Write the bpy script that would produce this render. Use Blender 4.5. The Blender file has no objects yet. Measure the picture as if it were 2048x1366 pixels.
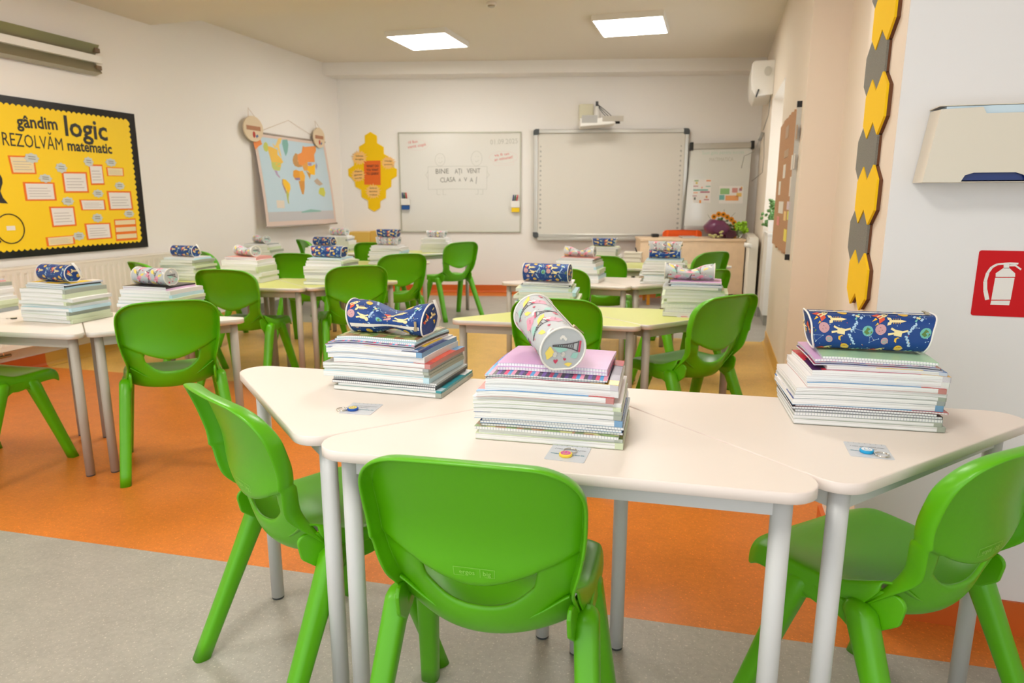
import bpy, bmesh, math, random
from mathutils import Vector, Matrix
C = bpy.context.scene.collection
R_ = math.radians
# ------------------------------------------------------------------ camera, world, exposure
HC = 1.19; FPX = 1365.0; PITCH = math.atan2(285, FPX); YAW = R_(16.4)
cam = bpy.data.objects.new('camera', bpy.data.cameras.new('camera')); C.objects.link(cam)
cam.location = (0, 0, HC); cam.rotation_euler = (math.pi/2 - PITCH, 0, YAW)
cam.data.sensor_width = 36; cam.data.lens = FPX/2048*36
cam.data.clip_start = 0.05
cam.data.dof.use_dof = True; cam.data.dof.focus_distance = 1.62; cam.data.dof.aperture_fstop = 5.6
sc = bpy.context.scene; sc.camera = cam
sc.view_settings.view_transform = 'Standard'; sc.view_settings.look = 'None'
sc.view_settings.gamma = 1.0; sc.view_settings.use_curve_mapping = False
sc.view_settings.exposure = 0.62
w = bpy.data.worlds.new('daylight'); sc.world = w; w.use_nodes = True
w.node_tree.nodes['Background'].inputs[0].default_value = (0.93, 0.96, 1.0, 1)
w.node_tree.nodes['Background'].inputs[1].default_value = 1.0

def area(name, loc, rot, sx, sy, power, col):
    l = bpy.data.lights.new(name, 'AREA'); l.shape = 'RECTANGLE'; l.size = sx; l.size_y = sy
    l.energy = power; l.color = col
    o = bpy.data.objects.new(name, l); C.objects.link(o); o.location = loc; o.rotation_euler = rot
    return o
# daylight through the glazed opening in the right wall beyond the cork board
area('window_daylight', (0.92, 6.65, 1.45), (0, R_(90), 0), 1.3, 1.2, 16, (0.85, 0.93, 1.0))
LAMP = 15.0     # strength of the ceiling panels' diffusers

# ------------------------------------------------------------------ helpers
def ray(px, py):
    x = (px-1024)/FPX; y = -(py-683)/FPX
    fw = math.cos(PITCH)+y*math.sin(PITCH); up = y*math.cos(PITCH)-math.sin(PITCH)
    return Vector((x*math.cos(YAW)-fw*math.sin(YAW), x*math.sin(YAW)+fw*math.cos(YAW), up))
def atz(px, py, z):
    r = ray(px, py); t = (z-HC)/r.z; return Vector((r.x*t, r.y*t, z))
def aty(px, py, y):
    r = ray(px, py); return r*(y/r.y)+Vector((0, 0, HC))

def srgb(r, g, b):
    f = lambda c: (c/255/12.92) if c/255 <= .04045 else ((c/255+.055)/1.055)**2.4
    return (f(r), f(g), f(b), 1)
MATS = {}
def mat(name, col, rough=.5, metal=0.0, bump=0.0, bscale=200, var=0.0, vscale=5, emit=0, trans=0.0, coat=0.0, spec=.5, alpha=1.0):
    if name in MATS: return MATS[name]
    m = bpy.data.materials.new(name); m.use_nodes = True; nt = m.node_tree; p = nt.nodes['Principled BSDF']
    c = srgb(*col); p.inputs['Base Color'].default_value = c
    p.inputs['Roughness'].default_value = rough; p.inputs['Metallic'].default_value = metal
    p.inputs['Specular IOR Level'].default_value = spec
    if coat: p.inputs['Coat Weight'].default_value = coat; p.inputs['Coat Roughness'].default_value = .15
    if trans: p.inputs['Transmission Weight'].default_value = trans
    if alpha < 1: p.inputs['Alpha'].default_value = alpha
    if emit: p.inputs['Emission Color'].default_value = (1, .97, .92, 1); p.inputs['Emission Strength'].default_value = emit
    if var or bump:
        tc = nt.nodes.new('ShaderNodeTexCoord')
    if var:
        n = nt.nodes.new('ShaderNodeTexNoise'); n.inputs['Scale'].default_value = vscale; n.inputs['Detail'].default_value = 4
        nt.links.new(tc.outputs['Object'], n.inputs['Vector'])
        mx = nt.nodes.new('ShaderNodeMix'); mx.data_type = 'RGBA'; mx.blend_type = 'MULTIPLY'
        mx.inputs[0].default_value = 1
        cr = nt.nodes.new('ShaderNodeMapRange'); cr.inputs[1].default_value = .3; cr.inputs[2].default_value = .7
        cr.inputs[3].default_value = 1-var; cr.inputs[4].default_value = 1
        nt.links.new(n.outputs['Fac'], cr.inputs[0]); mx.inputs[6].default_value = c
        nt.links.new(cr.outputs[0], mx.inputs[7]); nt.links.new(mx.outputs[2], p.inputs['Base Color'])
    if bump:
        n2 = nt.nodes.new('ShaderNodeTexNoise'); n2.inputs['Scale'].default_value = bscale; n2.inputs['Detail'].default_value = 3
        nt.links.new(tc.outputs['Object'], n2.inputs['Vector'])
        b = nt.nodes.new('ShaderNodeBump'); b.inputs['Strength'].default_value = bump; b.inputs['Distance'].default_value = .002
        nt.links.new(n2.outputs['Fac'], b.inputs['Height']); nt.links.new(b.outputs[0], p.inputs['Normal'])
    MATS[name] = m
    return m

class MB:
    def __init__(s): s.v = []; s.f = []; s.m = []; s.sm = []
    def add(s, vs, fs, mi=0, smooth=False):
        o = len(s.v); s.v += [tuple(x) for x in vs]
        for f in fs: s.f.append([i+o for i in f]); s.m.append(mi); s.sm.append(smooth)
    def box(s, x0, x1, y0, y1, z0, z1, mi=0):
        s.add([(x, y, z) for z in (z0, z1) for y in (y0, y1) for x in (x0, x1)],
              [(0, 2, 3, 1), (4, 5, 7, 6), (0, 1, 5, 4), (2, 6, 7, 3), (0, 4, 6, 2), (1, 3, 7, 5)], mi)
    def prism(s, pts, z0, z1, mi=0, f=None):          # 2-D polygon extruded; f maps (x,y,z)
        n = len(pts); g = f or (lambda x, y, z: (x, y, z))
        vs = [g(x, y, z0) for x, y in pts]+[g(x, y, z1) for x, y in pts]
        s.add(vs, [list(range(n))[::-1], list(range(n, 2*n))]+[(i, (i+1) % n, n+(i+1) % n, n+i) for i in range(n)], mi)
    def tube(s, path, rad, n=12, mi=0, cap=True, sy=None):
        P = [Vector(p) for p in path]; rings = []; up = None
        rr = rad if isinstance(rad, (list, tuple)) else [rad]*len(P)
        for i, p in enumerate(P):
            d = (P[min(i+1, len(P)-1)]-P[max(i-1, 0)]).normalized()
            if up is None: up = Vector((0, 0, 1)) if abs(d.z) < .9 else Vector((0, 1, 0))
            a = d.cross(up).normalized(); b = a.cross(d).normalized(); up = b
            rings.append([p+a*math.cos(2*math.pi*k/n)*rr[i]+b*math.sin(2*math.pi*k/n)*rr[i]*(sy or 1) for k in range(n)])
        vs = [v for r in rings for v in r]; fs = []
        for i in range(len(P)-1):
            for k in range(n): fs.append((i*n+k, i*n+(k+1) % n, (i+1)*n+(k+1) % n, (i+1)*n+k))
        s.add(vs, fs, mi, True)
        if cap:
            s.add(rings[0], [list(range(n))[::-1]], mi); s.add(rings[-1], [list(range(n))], mi)
    def loft(s, rings, mi=0, closed=True, caps=True, smooth=True):
        n = len(rings[0]); vs = [v for r in rings for v in r]; fs = []
        for i in range(len(rings)-1):
            for k in range(n if closed else n-1): fs.append((i*n+k, i*n+(k+1) % n, (i+1)*n+(k+1) % n, (i+1)*n+k))
        s.add(vs, fs, mi, smooth)
        if caps: s.add(rings[0], [list(range(n))[::-1]], mi); s.add(rings[-1], [list(range(n))], mi)
    def ball(s, c, r, mi=0, nu=12, nv=8, sc=(1, 1, 1)):
        c = Vector(c); rings = []
        for j in range(1, nv):
            th = math.pi*j/nv
            rings.append([c+Vector((r*sc[0]*math.sin(th)*math.cos(2*math.pi*k/nu), r*sc[1]*math.sin(th)*math.sin(2*math.pi*k/nu), -r*sc[2]*math.cos(th))) for k in range(nu)])
        s.loft(rings, mi)
    def text(s, txt, size, g, h=.0006, mi=0, align='CENTER', lift=.0004, shear=0.0, bold=0.0):   # g(a,b,c) -> 3-D
        cu = bpy.data.curves.new('t', 'FONT'); cu.body = txt; cu.size = size; cu.align_x = align; cu.resolution_u = 2
        cu.shear = shear; cu.offset = bold
        ob = bpy.data.objects.new('t', cu); C.objects.link(ob)
        me = bpy.data.meshes.new_from_object(ob.evaluated_get(bpy.context.evaluated_depsgraph_get()))
        vs = [g(v.co.x, v.co.y, lift+h) for v in me.vertices]
        s.add(vs, [list(p.vertices) for p in me.polygons], mi)
        bpy.data.objects.remove(ob); bpy.data.curves.remove(cu); bpy.data.meshes.remove(me)
    def mesh(s, name, mats, fix=False):
        me = bpy.data.meshes.new(name); me.from_pydata(s.v, [], s.f)
        for m in mats: me.materials.append(m)
        me.polygons.foreach_set('material_index', s.m); me.polygons.foreach_set('use_smooth', s.sm)
        me.update()
        bm = bmesh.new(); bm.from_mesh(me)
        if fix:
            bmesh.ops.remove_doubles(bm, verts=bm.verts, dist=1e-5); bmesh.ops.recalc_face_normals(bm, faces=bm.faces)
        bm.to_mesh(me); bm.free()
        return me
    def build(s, name, mats, parent=None, fix=True, bevel=0, loc=None, rz=None):
        if not isinstance(mats, (list, tuple)): mats = [mats]
        o = bpy.data.objects.new(name, s.mesh(name, mats, fix)); C.objects.link(o)
        if parent: o.parent = parent
        if loc: o.location = loc
        if rz is not None: o.rotation_euler.z = rz
        if bevel:
            m = o.modifiers.new('bevel', 'BEVEL'); m.width = bevel; m.segments = 2; m.limit_method = 'ANGLE'; m.harden_normals = False
        return o
def tag(o, label=None, cat=None, group=None, kind=None):
    if label: o['label'] = label
    if cat: o['category'] = cat
    if group: o['group'] = group
    if kind: o['kind'] = kind
    return o
def empty(name, label, cat, loc=(0, 0, 0), rz=0, group=None):
    o = bpy.data.objects.new(name, None); C.objects.link(o); o.location = loc; o.rotation_euler = (0, 0, rz)
    o.empty_display_size = .05
    return tag(o, label, cat, group)
def dup(root, loc, rz, label, group=None, skip=()):
    r = root.copy(); C.objects.link(r); r.location = loc; r.rotation_euler = (root.rotation_euler.x, root.rotation_euler.y, rz)
    tag(r, label, None, group)
    for ch in root.children:
        if ch.name.split('.')[0] in skip: continue
        c = ch.copy(); C.objects.link(c); c.parent = r
        for g in ch.children:
            if g.name.split('.')[0] in skip: continue
            d = g.copy(); C.objects.link(d); d.parent = c
    return r
def bake(o):
    bpy.context.view_layer.update()
    dg = bpy.context.evaluated_depsgraph_get()
    me = bpy.data.meshes.new_from_object(o.evaluated_get(dg)); o.modifiers.clear(); o.data = me
def lerp_tab(tab, z):
    if z <= tab[0][0]: return tab[0][1]
    for i in range(len(tab)-1):
        (a, x), (b, y) = tab[i], tab[i+1]
        if z <= b:
            t = (z-a)/(b-a); h = b-a
            m0 = (y-tab[i-1][1])/(b-tab[i-1][0]) if i else (y-x)/h
            m1 = (tab[i+2][1]-x)/(tab[i+2][0]-a) if i+2 < len(tab) else (y-x)/h
            return (2*t**3-3*t*t+1)*x+(t**3-2*t*t+t)*h*m0+(3*t*t-2*t**3)*y+(t**3-t*t)*h*m1
    return tab[-1][1]
class Frame:          # O + R*a + U*b + N*c
    def __init__(s, O, R, N, U=(0, 0, 1)):
        s.O = Vector(O); s.R = Vector(R).normalized(); s.N = Vector(N).normalized(); s.U = Vector(U)
    def __call__(s, a, b, c=0): return s.O+s.R*a+s.U*b+s.N*c
    def px(s, x, y, off=0):      # where the line of sight of a photo pixel meets this plane, as (a, b)
        r = ray(x, y); c0 = Vector((0, 0, HC)); t = ((s.O+s.N*off-c0).dot(s.N))/(r.dot(s.N)); q = c0+r*t-s.O
        return (q.dot(s.R), q.dot(s.U))
def fbox(mb, F, a0, a1, b0, b1, c0, c1, mi=0):
    mb.prism([(a0, b0), (a1, b0), (a1, b1), (a0, b1)], c0, c1, mi, F)
def arc_poly(cx, cy, rx, ry=None, n=20, rot=0):
    ry = ry or rx; c, s_ = math.cos(rot), math.sin(rot)
    return [(cx+rx*math.cos(2*math.pi*i/n)*c-ry*math.sin(2*math.pi*i/n)*s_, cy+rx*math.cos(2*math.pi*i/n)*s_+ry*math.sin(2*math.pi*i/n)*c) for i in range(n)]
def round_poly(P, r, n=6):       # polygon with rounded corners
    out = []; N = len(P)
    for i in range(N):
        a, b, c = Vector(P[i-1]), Vector(P[i]), Vector(P[(i+1) % N])
        d1 = (a-b).normalized(); d2 = (c-b).normalized(); ang = d1.angle(d2); t = r/math.tan(ang/2)
        p1 = b+d1*t; p2 = b+d2*t; ce = b+(d1+d2).normalized()*(r/math.sin(ang/2))
        a1 = math.atan2(p1.y-ce.y, p1.x-ce.x); a2 = math.atan2(p2.y-ce.y, p2.x-ce.x)
        da = (a2-a1+math.pi) % (2*math.pi)-math.pi
        for k in range(n+1): out.append((ce.x+r*math.cos(a1+da*k/n), ce.y+r*math.sin(a1+da*k/n)))
    return out

# ------------------------------------------------------------------ materials
M = {}
M['white'] = mat('wall_paint', (243, 238, 232), .6, bump=.05, bscale=90)
M['ceil'] = mat('ceiling_paint', (232, 223, 208), .8)
M['beige'] = mat('beige_paint', (232, 218, 200), .75)
M['green'] = mat('green_plastic', (90, 174, 0), .33, bump=.03, bscale=900, spec=.5)
M['cream'] = mat('cream_laminate', (240, 229, 218), .42, bump=.04, bscale=500)
M['creamedge'] = mat('cream_edge_band', (239, 226, 216), .38)
M['lime'] = mat('lime_laminate', (205, 209, 120), .38, bump=.03, bscale=500)
M['alu'] = mat('aluminium', (200, 198, 190), .35, .7)
M['silver'] = mat('silver_edge_band', (222, 216, 205), .3, .25)
M['leg'] = mat('grey_powder_coat', (206, 206, 203), .42)
M['legb'] = mat('warm_grey_powder_coat', (176, 168, 154), .42)
M['black'] = mat('black_plastic', (22, 22, 24), .4)
M['dark'] = mat('dark_grey_plastic', (74, 78, 80), .45)
M['wplastic'] = mat('white_plastic', (238, 234, 226), .35)
M['board'] = mat('whiteboard_enamel', (226, 222, 212), .16, coat=.3)
M['screen'] = mat('matt_projection_surface', (224, 218, 206), .38)
M['yellow'] = mat('yellow_card', (255, 214, 14), .5)
M['felty'] = mat('yellow_felt', (248, 202, 8), .95, bump=.4, bscale=1200)
M['feltg'] = mat('grey_felt', (134, 132, 122), .95, bump=.4, bscale=1200, var=.25, vscale=300)
M['cork'] = mat('cork', (196, 148, 108), .9, bump=.2, bscale=400, var=.2, vscale=120)
M['corkedge'] = mat('brown_cork_edge', (112, 70, 44), .9)
M['orange'] = mat('orange_card', (240, 120, 24), .6)
M['paper'] = mat('paper', (236, 232, 226), .7)
M['papery'] = mat('cream_paper', (240, 222, 176), .7)
M['ink'] = mat('black_ink', (40, 38, 36), .5)
M['inkg'] = mat('faint_marker', (150, 146, 132), .5)
M['inkr'] = mat('red_marker', (214, 120, 110), .5)
M['red'] = mat('red_enamel', (204, 4, 16), .5, spec=.25)
M['blue'] = mat('blue_plastic', (8, 78, 150), .35)
M['navy'] = mat('navy_plastic', (14, 44, 110), .35)
M['radiator'] = mat('radiator_enamel', (236, 230, 216), .35)
M['wood'] = mat('pale_birch', (238, 208, 172), .5, var=.08, vscale=14)
M['chrome'] = mat('chrome', (220, 215, 205), .15, 1.0)
M['seam'] = mat('brushed_steel', (170, 160, 140), .3, .9)

def page_mat():
    m = bpy.data.materials.new('page_block'); m.use_nodes = True; nt = m.node_tree; p = nt.nodes['Principled BSDF']
    p.inputs['Roughness'].default_value = .75
    tc = nt.nodes.new('ShaderNodeTexCoord'); mp = nt.nodes.new('ShaderNodeMapping'); mp.inputs['Scale'].default_value = (2, 2, 900)
    n = nt.nodes.new('ShaderNodeTexNoise'); n.inputs['Scale'].default_value = 1; n.inputs['Detail'].default_value = 2
    cr = nt.nodes.new('ShaderNodeValToRGB'); cr.color_ramp.elements[0].position = .35; cr.color_ramp.elements[0].color = srgb(208, 207, 204)
    cr.color_ramp.elements[1].position = .6; cr.color_ramp.elements[1].color = srgb(246, 246, 246)
    nt.links.new(tc.outputs['Object'], mp.inputs[0]); nt.links.new(mp.outputs[0], n.inputs['Vector'])
    nt.links.new(n.outputs['Fac'], cr.inputs[0]); nt.links.new(cr.outputs[0], p.inputs['Base Color']); return m
M['pages'] = page_mat()
def grid_mat():          # squared exercise-book pages, the ruling shows on the cut edges
    m = bpy.data.materials.new('squared_page_block'); m.use_nodes = True; nt = m.node_tree; p = nt.nodes['Principled BSDF']
    p.inputs['Roughness'].default_value = .75
    tc = nt.nodes.new('ShaderNodeTexCoord'); sp = nt.nodes.new('ShaderNodeSeparateXYZ'); nt.links.new(tc.outputs['Object'], sp.inputs[0])
    outs = []
    for i in (0, 1):
        a = nt.nodes.new('ShaderNodeMath'); a.operation = 'MULTIPLY'; a.inputs[1].default_value = 170
        nt.links.new(sp.outputs[i], a.inputs[0])
        b = nt.nodes.new('ShaderNodeMath'); b.operation = 'FRACT'; nt.links.new(a.outputs[0], b.inputs[0])
        c = nt.nodes.new('ShaderNodeMath'); c.operation = 'LESS_THAN'; c.inputs[1].default_value = .2; nt.links.new(b.outputs[0], c.inputs[0]); outs.append(c)
    mx = nt.nodes.new('ShaderNodeMath'); mx.operation = 'MAXIMUM'; nt.links.new(outs[0].outputs[0], mx.inputs[0]); nt.links.new(outs[1].outputs[0], mx.inputs[1])
    mix = nt.nodes.new('ShaderNodeMix'); mix.data_type = 'RGBA'; mix.inputs[6].default_value = srgb(238, 238, 238); mix.inputs[7].default_value = srgb(188, 190, 200)
    nt.links.new(mx.outputs[0], mix.inputs[0]); nt.links.new(mix.outputs[2], p.inputs['Base Color']); return m
M['grid'] = grid_mat()
def cover_mat(name, cols, scale=9, stripe=False):      # a printed cover: blocks of several flat colours
    m = bpy.data.materials.new(name); m.use_nodes = True; nt = m.node_tree; p = nt.nodes['Principled BSDF']
    p.inputs['Roughness'].default_value = .25; tc = nt.nodes.new('ShaderNodeTexCoord')
    cr = nt.nodes.new('ShaderNodeValToRGB'); cr.color_ramp.interpolation = 'CONSTANT'
    while len(cr.color_ramp.elements) < len(cols): cr.color_ramp.elements.new(.5)
    for i, c in enumerate(cols): cr.color_ramp.elements[i].position = i/len(cols); cr.color_ramp.elements[i].color = srgb(*c)
    if stripe:
        sp = nt.nodes.new('ShaderNodeSeparateXYZ'); nt.links.new(tc.outputs['Object'], sp.inputs[0])
        a = nt.nodes.new('ShaderNodeMath'); a.operation = 'MULTIPLY'; a.inputs[1].default_value = scale; nt.links.new(sp.outputs[0], a.inputs[0])
        b = nt.nodes.new('ShaderNodeMath'); b.operation = 'FRACT'; nt.links.new(a.outputs[0], b.inputs[0]); nt.links.new(b.outputs[0], cr.inputs[0])
    else:
        v = nt.nodes.new('ShaderNodeTexVoronoi'); v.distance = 'CHEBYCHEV'; v.inputs['Scale'].default_value = scale
        sp = nt.nodes.new('ShaderNodeSeparateColor')
        nt.links.new(tc.outputs['Object'], v.inputs['Vector']); nt.links.new(v.outputs['Color'], sp.inputs[0]); nt.links.new(sp.outputs[0], cr.inputs[0])
    nt.links.new(cr.outputs[0], p.inputs['Base Color']); return m
COV = {
 'white': (mat('white_cover', (240, 238, 236), .3), (226, 226, 224)),
 'greygreen': (mat('grey_green_cover', (170, 178, 162), .3), (164, 170, 158)),
 'grey': (mat('grey_cover', (176, 180, 178), .3), (158, 164, 164)),
 'dark': (mat('black_cover', (38, 34, 40), .3), (60, 58, 62)),
 'ltblue': (mat('light_blue_cover', (178, 220, 234), .3), (190, 222, 234)),
 'blue': (cover_mat('blue_printed_cover', [(20, 60, 140), (240, 240, 244), (40, 120, 190), (20, 40, 100)], 8), (120, 160, 196)),
 'red': (cover_mat('red_printed_cover', [(220, 70, 50), (90, 150, 200), (240, 200, 180), (190, 60, 60)], 7), (196, 134, 130)),
 'purple': (cover_mat('purple_printed_cover', [(70, 30, 90), (200, 30, 60), (60, 40, 60), (230, 180, 60)], 8), (206, 200, 206)),
 'photo': (cover_mat('photo_cover', [(130, 160, 90), (170, 130, 90), (190, 190, 120), (110, 130, 80)], 40), (200, 206, 196)),
 'teal': (cover_mat('teal_printed_cover', [(40, 150, 165), (230, 236, 238), (180, 214, 228)], 7), (60, 150, 160)),
 'stripe': (cover_mat('striped_cover', [(60, 40, 90), (230, 60, 110), (60, 160, 220), (240, 150, 180), (40, 30, 50), (110, 70, 160)], 22, True), (60, 50, 70)),
 'stripeo': (cover_mat('brown_striped_cover', [(170, 70, 60), (80, 110, 170), (200, 120, 90), (60, 50, 80)], 22, True), (70, 60, 80)),
 'magenta': (cover_mat('magenta_edge_cover', [(170, 20, 90), (60, 60, 140), (40, 40, 60)], 9), (230, 220, 226)),
 'lilac': (mat('lilac_cover', (222, 178, 222), .35), (222, 190, 222)),
 'mint': (mat('mint_cover', (186, 226, 186), .35), (200, 226, 200)),
 'pink': (mat('salmon_pink_cover', (232, 160, 150), .35), (226, 170, 166)),
 'yellowc': (cover_mat('yellow_printed_cover', [(250, 210, 40), (240, 240, 238), (60, 110, 170)], 8), (196, 204, 220)),
 'palegreen': (mat('pale_green_cover', (214, 224, 190), .35), (206, 216, 184)),
}
for k in COV: COV[k] = (COV[k][0], mat(k+'_spine', COV[k][1], .3))

# ------------------------------------------------------------------ the room
XL = -4.6; XR = .46; TH = R_(13); BD = Vector((math.cos(TH), math.sin(TH), 0)); BN = Vector((math.sin(TH), -math.cos(TH), 0))
FL = Frame((XL, 0, 0), (0, 1, 0), (1, 0, 0))                 # left wall: a = y
FB = Frame((XL, 7.95, 0), BD, BN)                            # back wall
FR = Frame((XR, 0, 0), (0, -1, 0), (-1, 0, 0))               # right wall: a = -y
FW = Frame((0, 2.03, 0), (1, 0, 0), (0, -1, 0))              # white wall piece beside the camera: a = x
ZC = 2.78; ZL = 2.605; YB = -1.7
def struct(name, mb, mats, bevel=0): return tag(mb.build(name, mats, bevel=bevel), kind='structure')

# floor: one sheet, its vinyl laid in coloured fields
fm = bpy.data.materials.new('speckled_vinyl'); fm.use_nodes = True; nt = fm.node_tree; p = nt.nodes['Principled BSDF']
tc = nt.nodes.new('ShaderNodeTexCoord'); sp = nt.nodes.new('ShaderNodeSeparateXYZ'); nt.links.new(tc.outputs['Object'], sp.inputs[0])
def line_mask(y0, slope):         # 1 where y > y0 + slope*x
    a = nt.nodes.new('ShaderNodeMath'); a.operation = 'MULTIPLY_ADD'; a.inputs[1].default_value = -slope; a.inputs[2].default_value = -y0
    nt.links.new(sp.outputs[0], a.inputs[0]); b = nt.nodes.new('ShaderNodeMath'); b.operation = 'ADD'
    nt.links.new(a.outputs[0], b.inputs[0]); nt.links.new(sp.outputs[1], b.inputs[1])
    c = nt.nodes.new('ShaderNodeMath'); c.operation = 'GREATER_THAN'; c.inputs[1].default_value = 0; nt.links.new(b.outputs[0], c.inputs[0]); return c.outputs[0]
GREY, ORG, YEL = srgb(170, 164, 152), srgb(216, 124, 46), srgb(222, 178, 92)
prev = None
for y0, sl, col in [(1.808, .05, ORG), (3.79, .03, YEL), (6.02, .06, GREY), (8.62, .21, ORG)]:
    mx = nt.nodes.new('ShaderNodeMix'); mx.data_type = 'RGBA'; nt.links.new(line_mask(y0, sl), mx.inputs[0]); mx.inputs[7].default_value = col
    if prev is None: mx.inputs[6].default_value = GREY
    else: nt.links.new(prev, mx.inputs[6])
    prev = mx.outputs[2]
for scl, lo, hi, v0 in [(150, .60, .70, 1.5), (60, .3, .7, .9), (9, .3, .7, .93)]:
    n = nt.nodes.new('ShaderNodeTexNoise'); n.inputs['Scale'].default_value = scl; n.inputs['Detail'].default_value = 3
    nt.links.new(tc.outputs['Object'], n.inputs['Vector'])
    mr = nt.nodes.new('ShaderNodeMapRange'); mr.inputs[1].default_value = lo; mr.inputs[2].default_value = hi
    mr.inputs[3].default_value = 1 if v0 > 1 else v0; mr.inputs[4].default_value = v0 if v0 > 1 else 1.04
    nt.links.new(n.outputs['Fac'], mr.inputs[0])
    mx = nt.nodes.new('ShaderNodeMix'); mx.data_type = 'RGBA'; mx.blend_type = 'MULTIPLY'; mx.inputs[0].default_value = 1; mx.clamp_result = False
    nt.links.new(prev, mx.inputs[6]); nt.links.new(mr.outputs[0], mx.inputs[7]); prev = mx.outputs[2]
nt.links.new(prev, p.inputs['Base Color']); p.inputs['Roughness'].default_value = .38; p.inputs['Specular IOR Level'].default_value = .4
mb = MB(); mb.box(XL-.3, 2.6, YB, 9.9, -.1, 0); struct('floor', mb, fm)

mb = MB(); mb.box(XL-.2, XL, YB, 8.6, 0, 3); struct('wall_left', mb, M['white'])
mb = MB(); fbox(mb, FB, -.3, 6.2, 0, 3, -.2, 0); struct('wall_back', mb, M['white'])
mb = MB()                                                    # right wall: niche y 6.0-7.4 (glazed door), recess y 2.53-4.46
mb.box(XR, .664, 4.46, 6.05, 0, 3); mb.box(XR, .9, 7.4, 9.6, 0, 3); mb.box(XR, .9, 6.05, 7.4, 2.13, 3)
mb.box(.664, .9, 2.3, 6.05, 0, 3); struct('wall_right', mb, [M['beige']])
mb = MB(); mb.box(.43, .664, 2.03, 2.53, 0, 3); struct('trim_1', mb, M['beige'])
wb = mat('cool_wall_paint', (232, 230, 228), .6, bump=.05, bscale=90)
mb = MB(); mb.box(.431, 2.5, 2.026, 2.3, .1, 3); struct('wall_front', mb, wb)
mb = MB(); mb.box(2.3, 2.5, YB, 2.03, 0, 3); struct('wall_side', mb, M['white'])
mb = MB(); mb.box(XL-.2, 2.6, 4.99, 9.9, ZC, 3.1); struct('ceiling', mb, M['ceil'])
mb = MB(); mb.box(XL-.2, 2.6, YB, 4.99, ZL, 3.1); struct('trim_2', mb, M['ceil'])
mb = MB(); fbox(mb, FB, -.2, 5.6, 2.64, 2.9, 0, .3); struct('trim_3', mb, M['white'])
# glazed door in the niche
mb = MB(); mb.box(.84, .9, 6.05, 6.11, 0, 2.13); mb.box(.84, .9, 7.34, 7.4, 0, 2.13); mb.box(.84, .9, 6.11, 7.34, 2.07, 2.13); mb.box(.84, .9, 6.11, 7.34, 0, .12); mb.box(.84, .9, 6.11, 7.34, .85, .91)
do = struct('door_1', mb, M['wplastic'])
mb = MB(); mb.box(.868, .874, 6.11, 7.34, .12, 2.07)
gl = mb.build('pane', mat('window_glass', (250, 252, 255), .02, trans=1.0), do)
# coved skirting, coloured with the floor field beside it
mo, my, mg = mat('orange_skirting', (206, 98, 30), .4), mat('yellow_skirting', (214, 166, 74), .4), mat('grey_skirting', (150, 148, 140), .4)
def cove(name, F, segs):
    mb = MB()
    for a0, a1, mi in segs:
        prof = [(0, .1), (.006, .1), (.007, .03), (.012, .014), (.03, .002), (0, .0)]
        rings = [[F(a, z, c) for c, z in prof] for a in (a0, a1)]
        mb.loft(rings, mi, smooth=False)
    return struct(name, mb, [mo, my, mg])
cove('baseboard_left', FL, [(YB, 3.66, 0), (3.66, 5.75, 1), (5.75, 7.9, 2)])
cove('baseboard_back', FB, [(.02, 5.15, 0)])
cove('baseboard_right', FR, [(-6.05, -4.46, 1), (-9.0, -7.42, 2)])
mb = MB()
for x0, x1, y0, y1, mi in [(XR, .664, 4.44, 4.455, 1), (.65, .66, 3.8, 4.44, 1), (.65, .66, 2.53, 3.8, 0), (.415, .43, 2.02, 2.53, 0), (.43, 2.3, 2.018, 2.03, 0), (.46, .84, 7.385, 7.398, 2)]:
    mb.box(x0, x1, y0, y1, 0, .1, mi)
struct('baseboard_front', mb, [mo, my, mg])

# ------------------------------------------------------------------ ceiling lamps
LW, LD = .6, .63
lm_off = (M['wplastic'],)
em = mat('lamp_diffuser', (255, 255, 255), .4, emit=LAMP)
def lamp(x, y, z, label):
    t = empty('ceiling_lamp', label, 'ceiling light', (x, y, z), 0, 'square ceiling panels')
    mb = MB()
    for a, b, c, d in [(-LW/2-.015, LW/2+.015, -LD/2-.015, -LD/2), (-LW/2-.015, LW/2+.015, LD/2, LD/2+.015), (-LW/2-.015, -LW/2, -LD/2, LD/2), (LW/2, LW/2+.015, -LD/2, LD/2)]:
        mb.box(a, b, c, d, 0, .05)
    mb.box(-LW/2, LW/2, -LD/2, LD/2, .02, .05); mb.build('frame', M['wplastic'], t)
    mb = MB(); mb.prism(round_poly([(-LW/2, -LD/2), (LW/2, -LD/2), (LW/2, LD/2), (-LW/2, LD/2)], .015), .002, .018); mb.build('diffuser', em, t)
lamp(-2.87, 6.78, 2.73, 'left of the two lit square ceiling panels, above the map side of the room')
lamp(-.845, 6.75, 2.73, 'right of the two lit square ceiling panels, nearer the wall-mounted air conditioner')
for i, (x, y) in enumerate([(-2.9, 3.3), (-.75, 3.3), (-2.9, .2), (-.75, .2)]):
    lamp(x, y, ZL-.05, ['lit ceiling panel above the left front desks', 'lit ceiling panel above the lime desks on the right', 'lit ceiling panel behind the camera on the left', 'lit ceiling panel straight above the camera'][i])
t = empty('smoke_detector', 'small round metal ceiling detector at the top edge of the picture', 'smoke detector', (-1.885, 5.80, ZC-.035))
mb = MB(); mb.tube([(0, 0, .012), (0, 0, .0355)], .042, 20); mb.build('base', M['wplastic'], t)
mb = MB(); mb.tube([(0, 0, 0), (0, 0, .012)], [.026, .032], 20); mb.build('sensor', M['seam'], t)

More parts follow.
